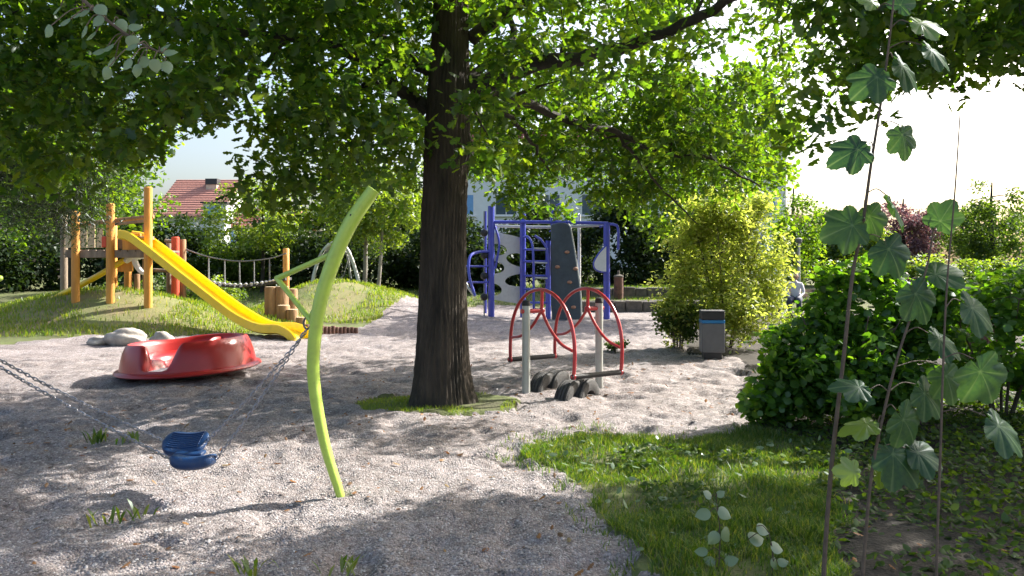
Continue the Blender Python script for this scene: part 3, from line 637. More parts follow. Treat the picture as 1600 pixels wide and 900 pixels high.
shrub('edge_hedge', 'low green hedge under the plum tree at the right edge', 20.5, 27.5, (4, .8), 1.5, 120, 60, .12, T_OV, M['oak_far'], 60, .4, 6, catg='hedge')
# ------------------------------------------------------------------ swing
def swing_post(label, mirror=None):
    f = (lambda p: Vector((2 * mirror - p.x, p.y, p.z))) if mirror is not None else (lambda p: p)
    Yp = G(531, 771).y
    base = f(G(531, 771)); t = thing('swing_post', label, 'swing post', 'lime swing posts', (base.x, base.y, 0))
    pts = [(533, 786), (530, 768), (509, 700), (494, 625), (489.5, 560), (499, 480), (520, 410), (547, 350), (584, 296)]
    path = cat([f(P(a, b, Yp)) for a, b in pts], 6)
    MB().tube(path, [.036, .038, .046, .053, .056, .062, .068, .068, .06], 14, sx=.8, up=(0, 1, 0)).build('post', M['lime'], t, ang=60)
    tip = f(P(433, 435, Yp + .28)); a = f(P(530, 392, Yp)); b = f(P(501, 520, Yp)); r = f(P(483, 498, Yp + .08))
    ar = MB(); ar.tube(cat([a, a.lerp(tip, .5), tip], 4), .021, 10); ar.ball(tip, .023)
    ar.tube(cat([tip, tip.lerp(b, .6), b], 4), .021, 10); ar.build('bracket_arm', M['lime'], t)
    MB().tube([r, f(P(508, 455, Yp))], .018, 8).build('brace', M['lime'], t)
    MB().ball(f(P(548, 336, Yp - .06)), .008, 8, 6).build('bolt', M['black'], t)
    sh = MB(); c = f(P(480, 505, Yp + .07))
    ring = [c + Vector((.026 * cos(k * pi / 8), 0, .042 * sin(k * pi / 8))) for k in range(17)]
    sh.tube(ring, .008, 6, cap=False)
    c2 = f(P(489, 492, Yp + .05)); sh.tube([c2 + Vector((0, .026 * cos(k * pi / 8), .036 * sin(k * pi / 8))) for k in range(17)], .008, 6, cap=False)
    sh.build('shackle', M['chain_dark'], t)
    settle(t); return c
ANCH_R = swing_post('lime green curved swing post with angled bracket arm')
YP = G(531, 771).y
ANCH_L = swing_post('matching lime green swing post at the far left edge holding the left chains', mirror=(P(481, 500, YP).x + P(-108, 500, YP).x) / 2)
sw = thing('double_swing', 'blue rubber double swing seat hanging low on steel chains', 'swing', loc=tuple(P(297, 712, YP)))
# far seat (ribbed top) and near seat
def pad(cx_, cy_, Yd, w, d, h, tilt, rz, name='seat', ribs=0):
    c = P(cx_, cy_, Yd); mb = MB(); Mr = Matrix.Rotation(rz, 3, 'Z') @ Matrix.Rotation(tilt, 3, 'X'); nU, nV = 18, 12; vs = []
    for j in range(nV):
        a = 2 * pi * j / nV
        for i in range(nU + 1):
            u = -1 + 2 * i / nU; e = (1 - abs(u) ** 6) ** .5 if abs(u) < 1 else 0; e = max(e, .35)
            yy_ = math.copysign(abs(cos(a)) ** .45, cos(a)) * d / 2 * e; zz_ = math.copysign(abs(sin(a)) ** .6, sin(a)) * h / 2 * e
            zz_ += .035 * (abs(u) ** 2.2) - .012
            vs.append(c + Mr @ Vector((u * w / 2, yy_, zz_)))
    fs = [(j * (nU + 1) + i, j * (nU + 1) + i + 1, ((j + 1) % nV) * (nU + 1) + i + 1, ((j + 1) % nV) * (nU + 1) + i) for j in range(nV) for i in range(nU)]
    fs += [tuple(j * (nU + 1) for j in range(nV)), tuple(j * (nU + 1) + nU for j in range(nV))[::-1]]
    mb.add(vs, fs); o = mb.build(name, M['bluerub'], sw, ang=50)
    if ribs:
        for k in range(ribs):
            rb = MB(); y_ = (-.5 + (k + .5) / ribs) * d * .72
            rb.tube([c + Mr @ Vector((u * w / 2, y_, h / 2 + .035 * abs(u) ** 2.2 - .012)) for u in np.linspace(-.72, .72, 9)], .006, 6); ro = rb.build('rib', M['bluerub'], o)
    return c, Mr
c1, m1 = pad(291, 693, YP + .13, .31, .25, .075, R(24), R(4), ribs=8)
c2, m2 = pad(302, 721, YP - .10, .31, .19, .095, R(-10), R(3), ribs=0)
mb = MB(); mb.box((c1 + c2) / 2 + Vector((0, 0, -.01)), (.20, .12, .03), R(4)); mb.build('seat_joint', M['bluerub'], sw, bevel=.01)
lm = MB(); ring = []
for k in range(20):
    a = 2 * pi * k / 20; ring.append(Vector((.0095 * cos(a), 0, .0125 * math.copysign(1, sin(a)) * (abs(sin(a)) > 1e-6) + .0075 * sin(a))))
lm.tube(ring + [ring[0]], 0.0042, 5, cap=False); link0 = None
def chain(a, b, sag=.03):
    global link0
    L = (b - a).length; n_ = int(L / .031); t = (b - a).normalized()
    for i in range(n_):
        f = (i + .5) / n_; p = a.lerp(b, f) + Vector((0, 0, -sag * 4 * f * (1 - f)))
        if link0 is None: link0 = lm.build('chain_link', M['chain'], sw); o = link0
        else: o = link0.copy(); C.objects.link(o)
        q = t.to_track_quat('Z', 'Y') @ Vector((0, 0, 1)).rotation_difference(Vector((0, 0, 1)))
        o.rotation_mode = 'QUATERNION'; o.rotation_quaternion = q @ Matrix.Rotation((i % 2) * pi / 2 + random.uniform(-.2, .2), 3, 'Z').to_quaternion(); o.location = p
E1R, E2R = c1 + m1 @ Vector((.15, 0, .02)), c2 + m2 @ Vector((.16, 0, .02)); E1L, E2L = c1 + m1 @ Vector((-.15, 0, .02)), c2 + m2 @ Vector((-.16, 0, .02))
chain(ANCH_R + Vector((.0, .03, -.04)), E1R); chain(ANCH_R + Vector((0, -.03, -.04)), E2R)
chain(ANCH_L + Vector((0, .03, -.04)), E1L); chain(ANCH_L + Vector((0, -.03, -.04)), E2L)
settle(sw)

# ------------------------------------------------------------------ red spinner bowl
cc = Vector((-4.70, 11.35, .03)); sp = thing('spinner_bowl', 'red plastic spinning bowl carousel with cut-out entry, tilted on gravel', 'carousel', loc=tuple(cc))
prof = [(1.04, .0, 0), (1.075, .02, 0), (1.06, .05, 0), (.995, .065, 0), (.985, .12, .1), (.965, .22, .42), (.93, .33, .72), (.885, .42, .93), (.855, .445, 1), (.825, .43, .97), (.80, .36, .8), (.77, .25, .48), (.70, .225, .4), (.56, .215, .38), (.50, .18, .3), (.48, .10, .06), (.30, .095, .04), (.0, .095, .04)]
NT = 144; vs = []
def hfun(a):
    d = (math.degrees(a) + 98 + 180) % 360 - 180           # opening at the front, left of centre
    d2 = (math.degrees(a) - 128 + 180) % 360 - 180           # second opening at the back
    s1 = max(sstep(7, 13, -d) if d < 0 else sstep(7, 27, d), 0); s2 = .93 + .07 * sstep(5, 30, abs(d2))
    w = .97 + .06 * cos(a + .5)
    return float(s1) * float(s2) * w
for k in range(NT):
    a = 2 * pi * k / NT; h = hfun(a)
    for r, z, wgt in prof:
        zb = .075 if r > .1 else .09
        zz = z if wgt == 0 else zb + (z - zb) * (1 - (1 - h) * min(1, wgt * 1.6 + .35))
        if r < .5: zz = z
        vs.append((r * cos(a), r * sin(a), zz))
m_ = len(prof); fs = [(k * m_ + i, ((k + 1) % NT) * m_ + i, ((k + 1) % NT) * m_ + i + 1, k * m_ + i + 1) for k in range(NT) for i in range(m_ - 1)]
b = MB(); b.add(vs, fs); o = b.build('bowl', M['red'], sp, ang=55)
mb = MB(); pts = []
for i in range(9):
    a = R(-98) + R(-7 + 14 * i / 8)
    pts += [(cos(a) * r, sin(a) * r, z) for r, z in ((.99, .085), (.60, .10))]
mb.add(pts, [(2 * i, 2 * i + 2, 2 * i + 3, 2 * i + 1) for i in range(8)]); mb.build('entry_plate', M['pale'], sp)
d = MB()
d.tube(cat([(.0, .0, .1), (.12, .35, .26), (.18, .58, .33), (.22, .80, .33)], 5), [.05, .06, .07, .05], 10, sx=.6); d.build('divider', M['red'], sp)
MB().lathe([(.11, .09), (.10, .2), (.06, .28), (.03, .30)], n=16).build('hub', M['red'], sp)
MB().lathe([(.45, -.10), (.45, .01)], n=32).build('bearing_base', M['black'], sp)
sp.rotation_euler = (R(.5), R(-2.6), 0); sp.location.z = .10; sp.scale = (.93, .93, 1.0); sp.location.y -= .15
# ------------------------------------------------------------------ boulders
def boulder(px, py, w, h, d, seed, label, rz=0):
    p = G(px, py); rg = np.random.default_rng(seed); bm = bmesh.new(); bmesh.ops.create_icosphere(bm, subdivisions=4, radius=1)
    for v in bm.verts:
        n_ = v.co.copy(); k = 1 + .22 * (vnoise(np.array([n_.x * 1.4 + seed]), np.array([n_.y * 1.4 + n_.z * 2.1]), seed)[0] - .5) * 2 + .07 * (vnoise(np.array([n_.x * 5 + seed]), np.array([n_.y * 5 + n_.z * 6]), seed)[0] - .5)
        v.co = Vector((n_.x * k * w / 2, n_.y * k * d / 2, n_.z * k * h * .62 + h * .32))
    me = bpy.data.meshes.new('boulder'); bm.to_mesh(me); bm.free(); me.shade_smooth(); me.materials.append(M['rock'])
    o = bpy.data.objects.new('boulder', me); C.objects.link(o); o.location = (p.x, p.y + d * .3, tz(p.x, p.y)); o.rotation_euler.z = rz
    return tag(o, label, 'boulder', 'boulders below the mound')
boulder(192, 540, .80, .35, .5, 3, 'larger flat pale boulder behind the red spinner bowl')
boulder(250, 543, .46, .32, .4, 5, 'smaller rounded pale boulder next to the larger one')
boulder(150, 540, .45, .16, .35, 8, 'low half-buried grey boulder left of the larger boulder')
# ------------------------------------------------------------------ play tower, slide, rope bridge
YT = 18.0
def post(px, py_top, py_bot, Y, r, m, parent, name='post'):
    a = P(px, py_bot, Y); zt = P(px, py_top, Y).z; zb = tz(a.x, a.y)
    return MB().tube([(a.x, a.y, zb - .15), (a.x, a.y, (zb + zt) / 2), (a.x, a.y, zt - .02), (a.x, a.y, zt)], [r, r, r, r * .8], 14).build(name, m, parent)
base = P(200, 460, YT); tw = thing('play_tower', 'orange wooden play tower on the mound with platform and railings', 'play tower', loc=(base.x, base.y, tz(base.x, base.y)))
post(172.5, 318, 470, YT, .092, M['wood_o'], tw); post(231.5, 292, 470, YT, .092, M['wood_o'], tw)
post(200, 405, 455, 19.6, .09, M['wood_o'], tw); post(228, 350, 455, 19.6, .08, M['wood_g'], tw); post(178, 340, 455, 19.6, .08, M['wood_o'], tw)
post(118, 330, 470, YT, .09, M['wood_o'], tw); post(100, 335, 455, 19.6, .085, M['wood_g'], tw)
zdeck = P(200, 392, YT).z; xa, xb = P(100, 0, YT).x, P(236, 0, YT).x
fl = MB().box(((xa + xb) / 2, YT + .8, zdeck - .10), (xb - xa, .12, .12)).build('platform_beam', M['wood_g'], tw, bevel=.01)
for k in range(11):
    MB().box((xa + (k + .5) * (xb - xa) / 11, YT + .8, zdeck), ((xb - xa) / 11 - .02, 1.55, .05)).build('deck_board', M['wood_g'], tw, bevel=.006)
MB().box(((xa + xb) / 2, YT + .06, zdeck - .09), (xb - xa, .07, .14)).build('front_beam', M['wood_g'], tw, bevel=.01)
for k, (px, h, w) in enumerate([(130, .52, .19), (143, .60, .18), (156, .5, .16), (108, .55, .19), (120, .5, .17)]):
    p = P(px, 395, YT + 1.5); MB().box((p.x, p.y, zdeck + h / 2 + .1), (w, .035, h), R(random.uniform(-3, 3))).build('railing_board', M['logtop'], tw, bevel=.008)
for (p0, p1, Y0, m_, r_) in [((112, 352), (240, 338), 18.05, 'log', .05), ((172, 350), (236, 343), 19.4, 'wood_g', .06), ((190, 372), (240, 372), 18.1, 'wood_g', .045)]:
    MB().tube([P(*p0, Y0), P(*p1, Y0)], r_, 9).build('crossbar', M[m_], tw)
p = P(186, 375, YT); MB().box((p.x, p.y + .1, p.z), (.16, .05, .42), R(10)).build('side_panel', M['log'], tw, bevel=.01)
p = P(170, 378, YT); MB().box((p.x - .08, p.y - .02, p.z), (.12, .1, .26)).build('red_block', M['wood_r'], tw, bevel=.02)
p = P(206, 372, YT + .1); MB().box((p.x, p.y, p.z - .1), (.42, .06, .42), R(6)).build('slide_panel', M['wood_o'], tw, bevel=.015)
w_ = MB(); w_.tube(cat([P(196, 409, 18.4), P(206, 400, 18.4), P(218, 398, 18.4), P(226, 400, 18.4)], 5), [.06, .12, .12, .07], 10)
w_.tube(cat([P(210, 402, 18.4), P(212, 412, 18.4), P(220, 424, 18.4), P(229, 428, 18.4)], 5), [.07, .07, .06, .05], 10); w_.build('white_root', M['white'], tw)
MB().tube(cat([P(60, 478, 18.5), P(125, 446, 18.5), P(165, 424, 18.5), P(196, 405, 18.5)], 5), [.07] * 4, 10).build('climbing_pole', M['yellowp'], tw)
MB().box(P(196, 416, 18.6), (.36, .08, .26), R(5)).build('low_panel', M['wood_o'], tw, bevel=.015)
post(214, 428, 448, 19.4, .07, M['log'], tw, 'stump')
settle(tw)
ent = thing('bridge_gate', 'red and grey wooden posts beside the slide holding the rope bridge', 'posts', loc=tuple(P(277, 455, 20)))
post(274, 370, 456, 20, .10, M['wood_r'], ent); post(285.5, 374, 456, 20.3, .085, M['log'], ent); post(264, 375, 452, 20.6, .07, M['wood_g'], ent)
MB().tube([P(258, 376, 20.3), P(288, 380, 20.3)], .05, 8).build('crossbar', M['wood_g'], ent); MB().tube([P(240, 422, 20.3), P(272, 424, 20.3)], .05, 8).build('low_bar', M['wood_g'], ent); settle(ent)
sd = thing('slide', 'yellow plastic slide running down the mound to the gravel', 'slide', loc=tuple(G(455, 528)))
spts = [(196, 364, 18.05), (214, 368, 18.02), (240, 385, 17.9), (300, 432, 17.55), (360, 478, 17.2), (395, 500, 16.95), (420, 509, 16.8), (447, 510, 16.65), (464, 517, 16.5), (474, 529, 16.42)]
ctr = cat([P(*p) for p in spts], 6); W2 = .27; rim = MB(); vs = []; sec = [(-W2 - .035, .0), (-W2 - .03, .17), (-W2, .19), (-W2 + .03, .17), (-W2 + .05, .03), (-.1, .0), (.1, .0), (W2 - .05, .03), (W2 - .03, .17), (W2, .19), (W2 + .03, .17), (W2 + .035, 0), (W2 - .03, -.035), (-W2 + .03, -.035)]
for i, p in enumerate(ctr):
    t = (ctr[min(i + 1, len(ctr) - 1)] - ctr[max(i - 1, 0)]).normalized(); sd_ = t.cross(Vector((0, 0, 1))).normalized(); up = sd_.cross(t)
    vs += [p + sd_ * a + up * (b_ - .12) for a, b_ in sec]
n_ = len(sec); fs = [(i * n_ + k, i * n_ + (k + 1) % n_, (i + 1) * n_ + (k + 1) % n_, (i + 1) * n_ + k) for i in range(len(ctr) - 1) for k in range(n_)] + [tuple(range(n_))[::-1], tuple((len(ctr) - 1) * n_ + k for k in range(n_))]
rim.add(vs, fs).build('chute', M['yellowp'], sd, ang=35)
e = ctr[-8]
for s_ in (-1, 1): MB().tube([(e.x + .02, e.y + s_ * .2, e.z - .1), (e.x + .06, e.y + s_ * .2, -.1)], .05, 8).build('foot', M['yellowp'], sd)
settle(sd)
rb = thing('rope_bridge', 'dark hanging rope bridge between the red post and an orange post', 'rope bridge', loc=tuple(P(385, 450, 20.6)))
for Yb in (20.3, 21.0):
    hr = cat([P(286, 388, Yb), P(325, 401, Yb), P(372, 408, Yb), P(420, 404, Yb), P(447, 396, Yb)], 6); MB().tube(hr, .018, 6).build('hand_rope', M['rope'], rb)
    for px in (326, 351, 374, 397, 421):
        a = P(px, np.interp(px, [325, 372, 420], [401, 408, 404]), Yb); b_ = P(px + random.uniform(-1, 1), np.interp(px, [325, 372, 421], [440, 446, 441]), Yb)
        MB().tube([a, b_], .017, 6).build('hanger_rope', M['rope'], rb)
dk = cat([P(290, 430, 20.65), P(325, 441, 20.65), P(372, 447, 20.65), P(420, 443, 20.65), P(448, 436, 20.65)], 6)
for i in range(0, len(dk)):
    p = dk[i]; MB().box((p.x, p.y, p.z), (.10, .75, .07), R(random.uniform(-4, 4))).build('tread', M['deck'], rb, bevel=.01)
    MB().ball((p.x + .05, p.y - .37, p.z + .06), (.045, .03, .03), 8, 5).build('knot', M['white'], rb)
settle(rb)
op = post(447, 388, 442, 20.5, .085, M['wood_o'], None, 'bridge_post'); tag(op, 'single orange wooden post at the right end of the rope bridge', 'post')
# log steps and palisade
def stump(px, py, r, h, Y, label, sub=True):
    p = P(px, py, Y); z = tz(p.x, p.y); t = thing('log_step', label, 'log', 'log steps on the mound', (p.x, p.y, z)); zt = p.z + h
    MB().lathe([(r * 1.02, z - .2 - z), (r, zt - z - .03), (r * .93, zt - z)], n=18).build('log', M['log'], t)
    MB().lathe([(r * .9, zt - z), (r * .9, zt - z + .006)], n=18).build('cut_end', M['logtop'], t); return t
for i, (px, py, Y, r, h, lb) in enumerate([(424, 470, 19.9, .17, .36, 'thick upright log at the left end of the log steps'), (441, 466, 19.9, .17, .30, 'upright log second from left in the log steps'), (456, 466, 20.1, .15, .24, 'pale-topped upright log below the orange post'),
        (443, 492, 19.4, .16, .24, 'shorter log step below the upright logs'), (457, 496, 19.3, .14, .20, 'low log step beside the green bracket arm'), (470, 510, 18.8, .12, .22, 'low log at the foot of the steps')]): stump(px, py, r, h, Y, lb)
pl_ = thing('palisade_edging', 'row of short dark red-brown log palisades edging the mound', 'palisade', loc=tuple(G(530, 520)))
for i, px in enumerate(np.linspace(474, 556, 15)):
    p = G(px, 525 - (px - 474) * .05); hh = .26 - .13 * i / 14 + random.uniform(-.015, .015)
    MB().lathe([(.052, -.1), (.052, hh - .01), (.044, hh)], (p.x, p.y, 0), 10).build('log', M['palis'], pl_)
settle(pl_)
# white arch swing frame behind the mound
ar = thing('arch_frame', 'white curved arch swing frame behind the mound', 'swing frame', loc=tuple(P(525, 450, 29)))
for (pts, r_) in [([(486, 452), (493, 420), (503, 395), (517, 381), (532, 380), (545, 394), (556, 424), (564, 456)], .07)]:
    MB().tube(cat([P(a, b_, 29) for a, b_ in pts], 6), r_, 10).build('arch', M['white'], ar)
for pts in ([(517, 381, 29), (507, 405, 29.8), (503, 446, 30.3)], [(532, 380, 29), (544, 405, 29.8), (549, 452, 30.3)]): MB().tube(cat([P(*q) for q in pts], 6), .05, 8).build('leg', M['white'], ar)
MB().tube(cat([P(507, 396, 29.2), P(516, 432, 29.2), P(525, 440, 29.2), P(536, 432, 29.2), P(546, 396, 29.2)], 5), .02, 6).build('seat_rope', M['rope'], ar); settle(ar)

# ------------------------------------------------------------------ blue climbing frame
YC = 22.3
cf = thing('climbing_frame', 'blue steel climbing frame with white panel, ladder and dark climbing wall', 'climbing frame', loc=tuple(P(860, 500, YC)))
def bpost(px, y0, y1, Y, r, m='blue', name='post'):
    a = P(px, y1, Y); return MB().tube([(a.x, a.y, -.2), (a.x, a.y, P(px, y0, Y).z)], r, 14).build(name, M[m], cf)
bpost(767.5, 322, 500, YC, .095); bpost(817, 334, 495, YC + .1, .085); bpost(856.5, 376, 500, YC - .1, .075); bpost(948, 348, 495, YC, .095)
bpost(905, 335, 480, YC + 1.2, .05, 'white', 'thin_post'); bpost(759, 330, 490, YC + .9, .03, 'blue', 'thin_post')
def btube(pts, r, name, m='blue', k=6): return MB().tube(cat([P(*q) for q in pts], k), r, 10).build(name, M[m], cf)
btube([(768, 347, YC), (860, 347, YC), (950, 349, YC)], .05, 'beam'); btube([(770, 353, YC + .8), (860, 355, YC + .8), (938, 352, YC + .8)], .045, 'beam', 'steel')
btube([(768, 348, YC), (775, 356, YC + .6)], .04, 'beam'); btube([(946, 352, YC), (938, 354, YC + .8)], .04, 'beam')
btube([(818, 370, YC), (827, 372, YC - .3), (833, 395, YC - .5), (834, 490, YC - .5)], .035, 'ladder_rail'); btube([(836, 368, YC - .3), (848, 378, YC - .4), (856, 402, YC - .4), (857, 495, YC - .4)], .035, 'ladder_rail')
for py in (390, 408.5, 431, 452, 473): btube([(818, py, YC), (856, py, YC - .2)], .032, 'rung', k=2)
for py in (388, 410, 434): btube([(831, py, YC - .45), (856, py + 1, YC - .4)], .025, 'rung', 'steel', 2)
# arc on top of the wall
btube([(862, 352, YC), (862, 335, YC), (870, 321, YC), (880, 320, YC), (886, 332, YC), (886, 352, YC)], .03, 'arc')
btube([(905, 334, YC + 1.1), (880, 350, YC), (858, 362, YC)], .02, 'tie')
# dark slab
zb = .02; sl_ = MB(); outl = []
def px2(px, py, Y=YC - .25): p = P(px, py, Y); return (p.x, p.z)
poly = [(863, 512), (861, 440), (861, 366), (863, 351), (887, 350), (894, 374), (900, 410), (906, 455), (908, 512)]
oo = cat([Vector((*px2(a, b_), 0)) for a, b_ in poly], 5); sl_.slab([(q.x, q.y) for q in oo], .12, Matrix.Translation((0, YC - .25, 0))); wl = sl_.build('climbing_wall', M['slate'], cf, smooth=False, bevel=.02)
ed = MB(); ed.tube([Vector((q.x, YC - .25, q.y)) for q in oo[20:]], .04, 8); ed.build('wall_edge', M['steel'], cf)
for (px, py) in [(886, 394), (871, 417), (890, 441), (896, 480), (899, 420)]:
    p = P(px, py, YC - .34); MB().ball(p, (.075, .04, .05), 9, 6).build('hold', M['hold'], wl)
# white panel with oval holes
px0 = P(771, 0, YC).x; px1 = P(815, 0, YC).x; zt0, zt1 = P(0, 362, YC).z, P(0, 370, YC).z; zb0 = P(0, 468, YC).z; zb1 = P(0, 476, YC).z
NX, NZ_ = 90, 200; ex = np.linspace(px0, px1, NX + 1)
holes = [(772, 389, 20, 9.5, 8), (815, 406, 24, 10.5, 8), (770, 417, 18, 10, 8), (815, 437.5, 26, 10, -6), (768, 452, 16, 10, 10)]
bm = bmesh.new()
ring_ = [bm.verts.new((px0, 0, zb0)), bm.verts.new((px1, 0, zb1)), bm.verts.new((px1, 0, zt1)), bm.verts.new((px0, 0, zt0))]; bm.faces.new(ring_)
me = bpy.data.meshes.new('white_panel'); bm.free()
def in_hole(x, z):
    a, b_ = pix((x, YC, z)); r_ = False
    for hx_, hy_, rx_, ry_, an in holes:
        c_, s__ = cos(R(an)), sin(R(an)); u_, v_ = (a - hx_), (b_ - hy_); r_ |= ((u_ * c_ + v_ * s__) / rx_) ** 2 + ((-u_ * s__ + v_ * c_) / ry_) ** 2 < 1
    return r_
gv, gf, idx = [], [], {}
def vid(i, j, side):
    key = (i, j, side)
    if key not in idx:
        f = i / NX; x = px0 + (px1 - px0) * f; z0_ = zb0 + (zb1 - zb0) * f; z1_ = zt0 + (zt1 - zt0) * f - .12 * (f - .5) ** 2
        idx[key] = len(gv); gv.append((x, YC + (.03 if side else -.03) + .25 * f, z0_ + (z1_ - z0_) * j / NZ_))
    return idx[key]
cell = {}
for i in range(NX):
    for j in range(NZ_):
        f = (i + .5) / NX; x = px0 + (px1 - px0) * f; z = (zb0 + (zb1 - zb0) * f) + ((zt0 - zb0) + ((zt1 - zb1) - (zt0 - zb0)) * f) * (j + .5) / NZ_; cell[i, j] = not in_hole(x, z)
for (i, j), v_ in cell.items():
    if not v_: continue
    gf.append((vid(i, j, 0), vid(i + 1, j, 0), vid(i + 1, j + 1, 0), vid(i, j + 1, 0))); gf.append((vid(i, j, 1), vid(i, j + 1, 1), vid(i + 1, j + 1, 1), vid(i + 1, j, 1)))
    for (di, dj, e0, e1) in ((-1, 0, (0, 1), (0, 0)), (1, 0, (1, 0), (1, 1)), (0, -1, (0, 0), (1, 0)), (0, 1, (1, 1), (0, 1))):
        if not cell.get((i + di, j + dj), False):
            a0, a1 = (i + e0[0], j + e0[1]), (i + e1[0], j + e1[1]); gf.append((vid(*a0, 0), vid(*a0, 1), vid(*a1, 1), vid(*a1, 0)))
mb = MB(); mb.add(gv, gf); mb.build('white_panel', M['panel'], cf, smooth=False)
# net ladder with rubber balls on the left
for py in (364, 399, 431, 464): MB().ball(P(756.5, py, YC - .05), .11, 12, 8).build('rubber_ball', M['black'], cf)
btube([(756.5, 330, YC - .05), (756.5, 420, YC - .05), (756.5, 498, YC - .05)], .018, 'rope', 'rope')
btube([(767, 393, YC), (747, 394, YC - .3), (734, 402, YC - .6), (733, 430, YC - .8), (742, 462, YC - .9)], .04, 'side_rail'); btube([(724, 433, YC - .6), (732, 450, YC - .8), (742, 463, YC - .9)], .035, 'side_rail', 'steel')
for py in (416, 441): btube([(726, py, YC - .6), (767, py, YC)], .03, 'rung', k=2)
btube([(772, 350, YC), (780, 380, YC - .05), (774, 420, YC - .05)], .03, 'side_rail')
# drop-shaped panel on the right and hook pipe
dp = cat([Vector((*px2(947, 384, YC - .1), 0)), Vector((*px2(936, 396, YC - .1), 0)), Vector((*px2(928, 410, YC - .1), 0)), Vector((*px2(930, 420, YC - .1), 0)), Vector((*px2(938, 424, YC - .1), 0)), Vector((*px2(947, 425, YC - .1), 0))], 5)
s2_ = MB(); s2_.slab([(q.x, q.y) for q in dp], .05, Matrix.Translation((0, YC - .12, 0))); s2_.build('drop_panel', M['white'], cf, smooth=False); e2 = MB(); e2.tube([Vector((q.x, YC - .12, q.y)) for q in dp], .03, 8); e2.build('panel_edge', M['blue'], cf)
btube([(948, 350, YC), (960, 351, YC - .1), (966, 358, YC - .15), (966, 390, YC - .15)], .04, 'hook_pipe'); settle(cf)
# ------------------------------------------------------------------ walls, pump post
def stonewall(label, x0, x1, y, z0, z1, ns):
    t = thing('stone_wall', label, 'wall', None, ((x0 + x1) / 2, y, z0)); x = x0; rg = np.random.default_rng(int(z1 * 100))
    MB().box(((x0 + x1) / 2, y + .14, (z0 + z1) / 2 - .15), (x1 - x0, .16, z1 - z0 + .22)).build('core', M['soil'], t)
    while x < x1 - .1:
        w_ = min(rg.uniform(.3, .6), x1 - x); h_ = (z1 - z0) + rg.uniform(-.04, .03)
        MB().box((x + w_ / 2, y + rg.uniform(-.02, .03), z0 + h_ / 2 - .06), (w_ - .025, .25, h_ + .12), R(rg.uniform(-3, 3))).build('stone', M['stone'], t, bevel=.03); x += w_
    return settle(t)
stonewall('lower row of the two low stone walls behind the climbing frame', 1.7, 9.0, 25.75, 0, .36, 14)
stonewall('upper row of the two low stone walls behind the climbing frame', 1.9, 9.0, 27.2, .36, .76, 14)
pp = P(966.5, 463, 26.6); t = thing('pump_post', 'dark round wooden post with pale cap in front of the upper stone wall', 'post', loc=(pp.x, pp.y, .36))
MB().lathe([(.16, -.1), (.165, .4), (.155, .75), (.16, .78)], (pp.x, pp.y, .36), 16).build('post', M['palis'], t); MB().lathe([(.17, .78), (.17, .83), (.05, .88), (.04, 1.02)], (pp.x, pp.y, .36), 16).build('cap', M['stone'], t); settle(t)

# ------------------------------------------------------------------ red double rocker
P1 = G(822, 613); P2 = Vector((1.18, 10.4, 0)); U = (P2 - P1).normalized(); Vd = Vector((-U.y, U.x, 0)) 
rk = thing('stand_up_rocker', 'red tubular stand-up rocker hung between two steel posts', 'rocker', loc=(P1.x, P1.y, 0))
for p in (P1, P2):
    MB().tube([p + Vector((0, 0, -.2)), p + Vector((0, 0, 1.12))], .052, 16).build('steel_post', M['steel'], rk)
    MB().lathe([(.056, 1.10), (.056, 1.13), (.045, 1.165), (.0, 1.18)], (p.x, p.y, 0), 14).build('post_cap', M['black'], rk)
HZR = 1.03; feet = []
for p, s_ in ((P1, .24), (P2, -.20)):
    cc_ = p + U * s_
    MB().tube([p + Vector((0, 0, HZR)) + U * (-.07 if s_ > 0 else .07), cc_ + Vector((0, 0, HZR))], .03, 10).build('axle', M['redpaint'], rk)
    fr = MB(); pts = []
    L_, TL = .72, R(2.5)
    def q3(s, z): 
        s2, z2 = s * cos(TL) - (z - HZR) * sin(TL), s * sin(TL) + (z - HZR) * cos(TL) + HZR; return cc_ + Vd * s2 + Vector((0, 0, z2))
    for i in range(41):
        a = pi * i / 40; s = L_ * cos(a); z = .50 + .80 * sin(a) ** .85; pts.append(q3(s, z))
    pts = [q3(L_ * .985, .30)] + [q3(L_, .40)] + pts + [q3(-L_, .40), q3(-L_ * .985, .30)]
    fr.tube(pts, .023, 10); fo = fr.build('arch', M['redpaint'], rk)
    MB().tube([q3(0, 1.30), q3(0, HZR)], .022, 10).build('hanger', M['redpaint'], rk)
    for sg in (-1, 1):
        MB().tube(cat([q3(0, HZR), q3(sg * .19, .82), q3(sg * .43, .66), q3(sg * .675, .60)], 6), .02, 8).build('strut', M['redpaint'], rk)
    MB().ball(cc_ + Vector((0, 0, HZR)), .045, 10, 7).build('hub', M['redpaint'], rk); feet.append((q3(L_ * .985, .29), q3(-L_ * .985, .29)))
for k in (0, 1): MB().tube([feet[0][k] - U * .03, feet[1][k] + U * .03], .033, 10).build('foot_bar', M['black'], rk)
for fp in feet:
    for q_ in fp: MB().ball(q_, .038, 8, 6).build('joint', M['redpaint'], rk)
settle(rk)
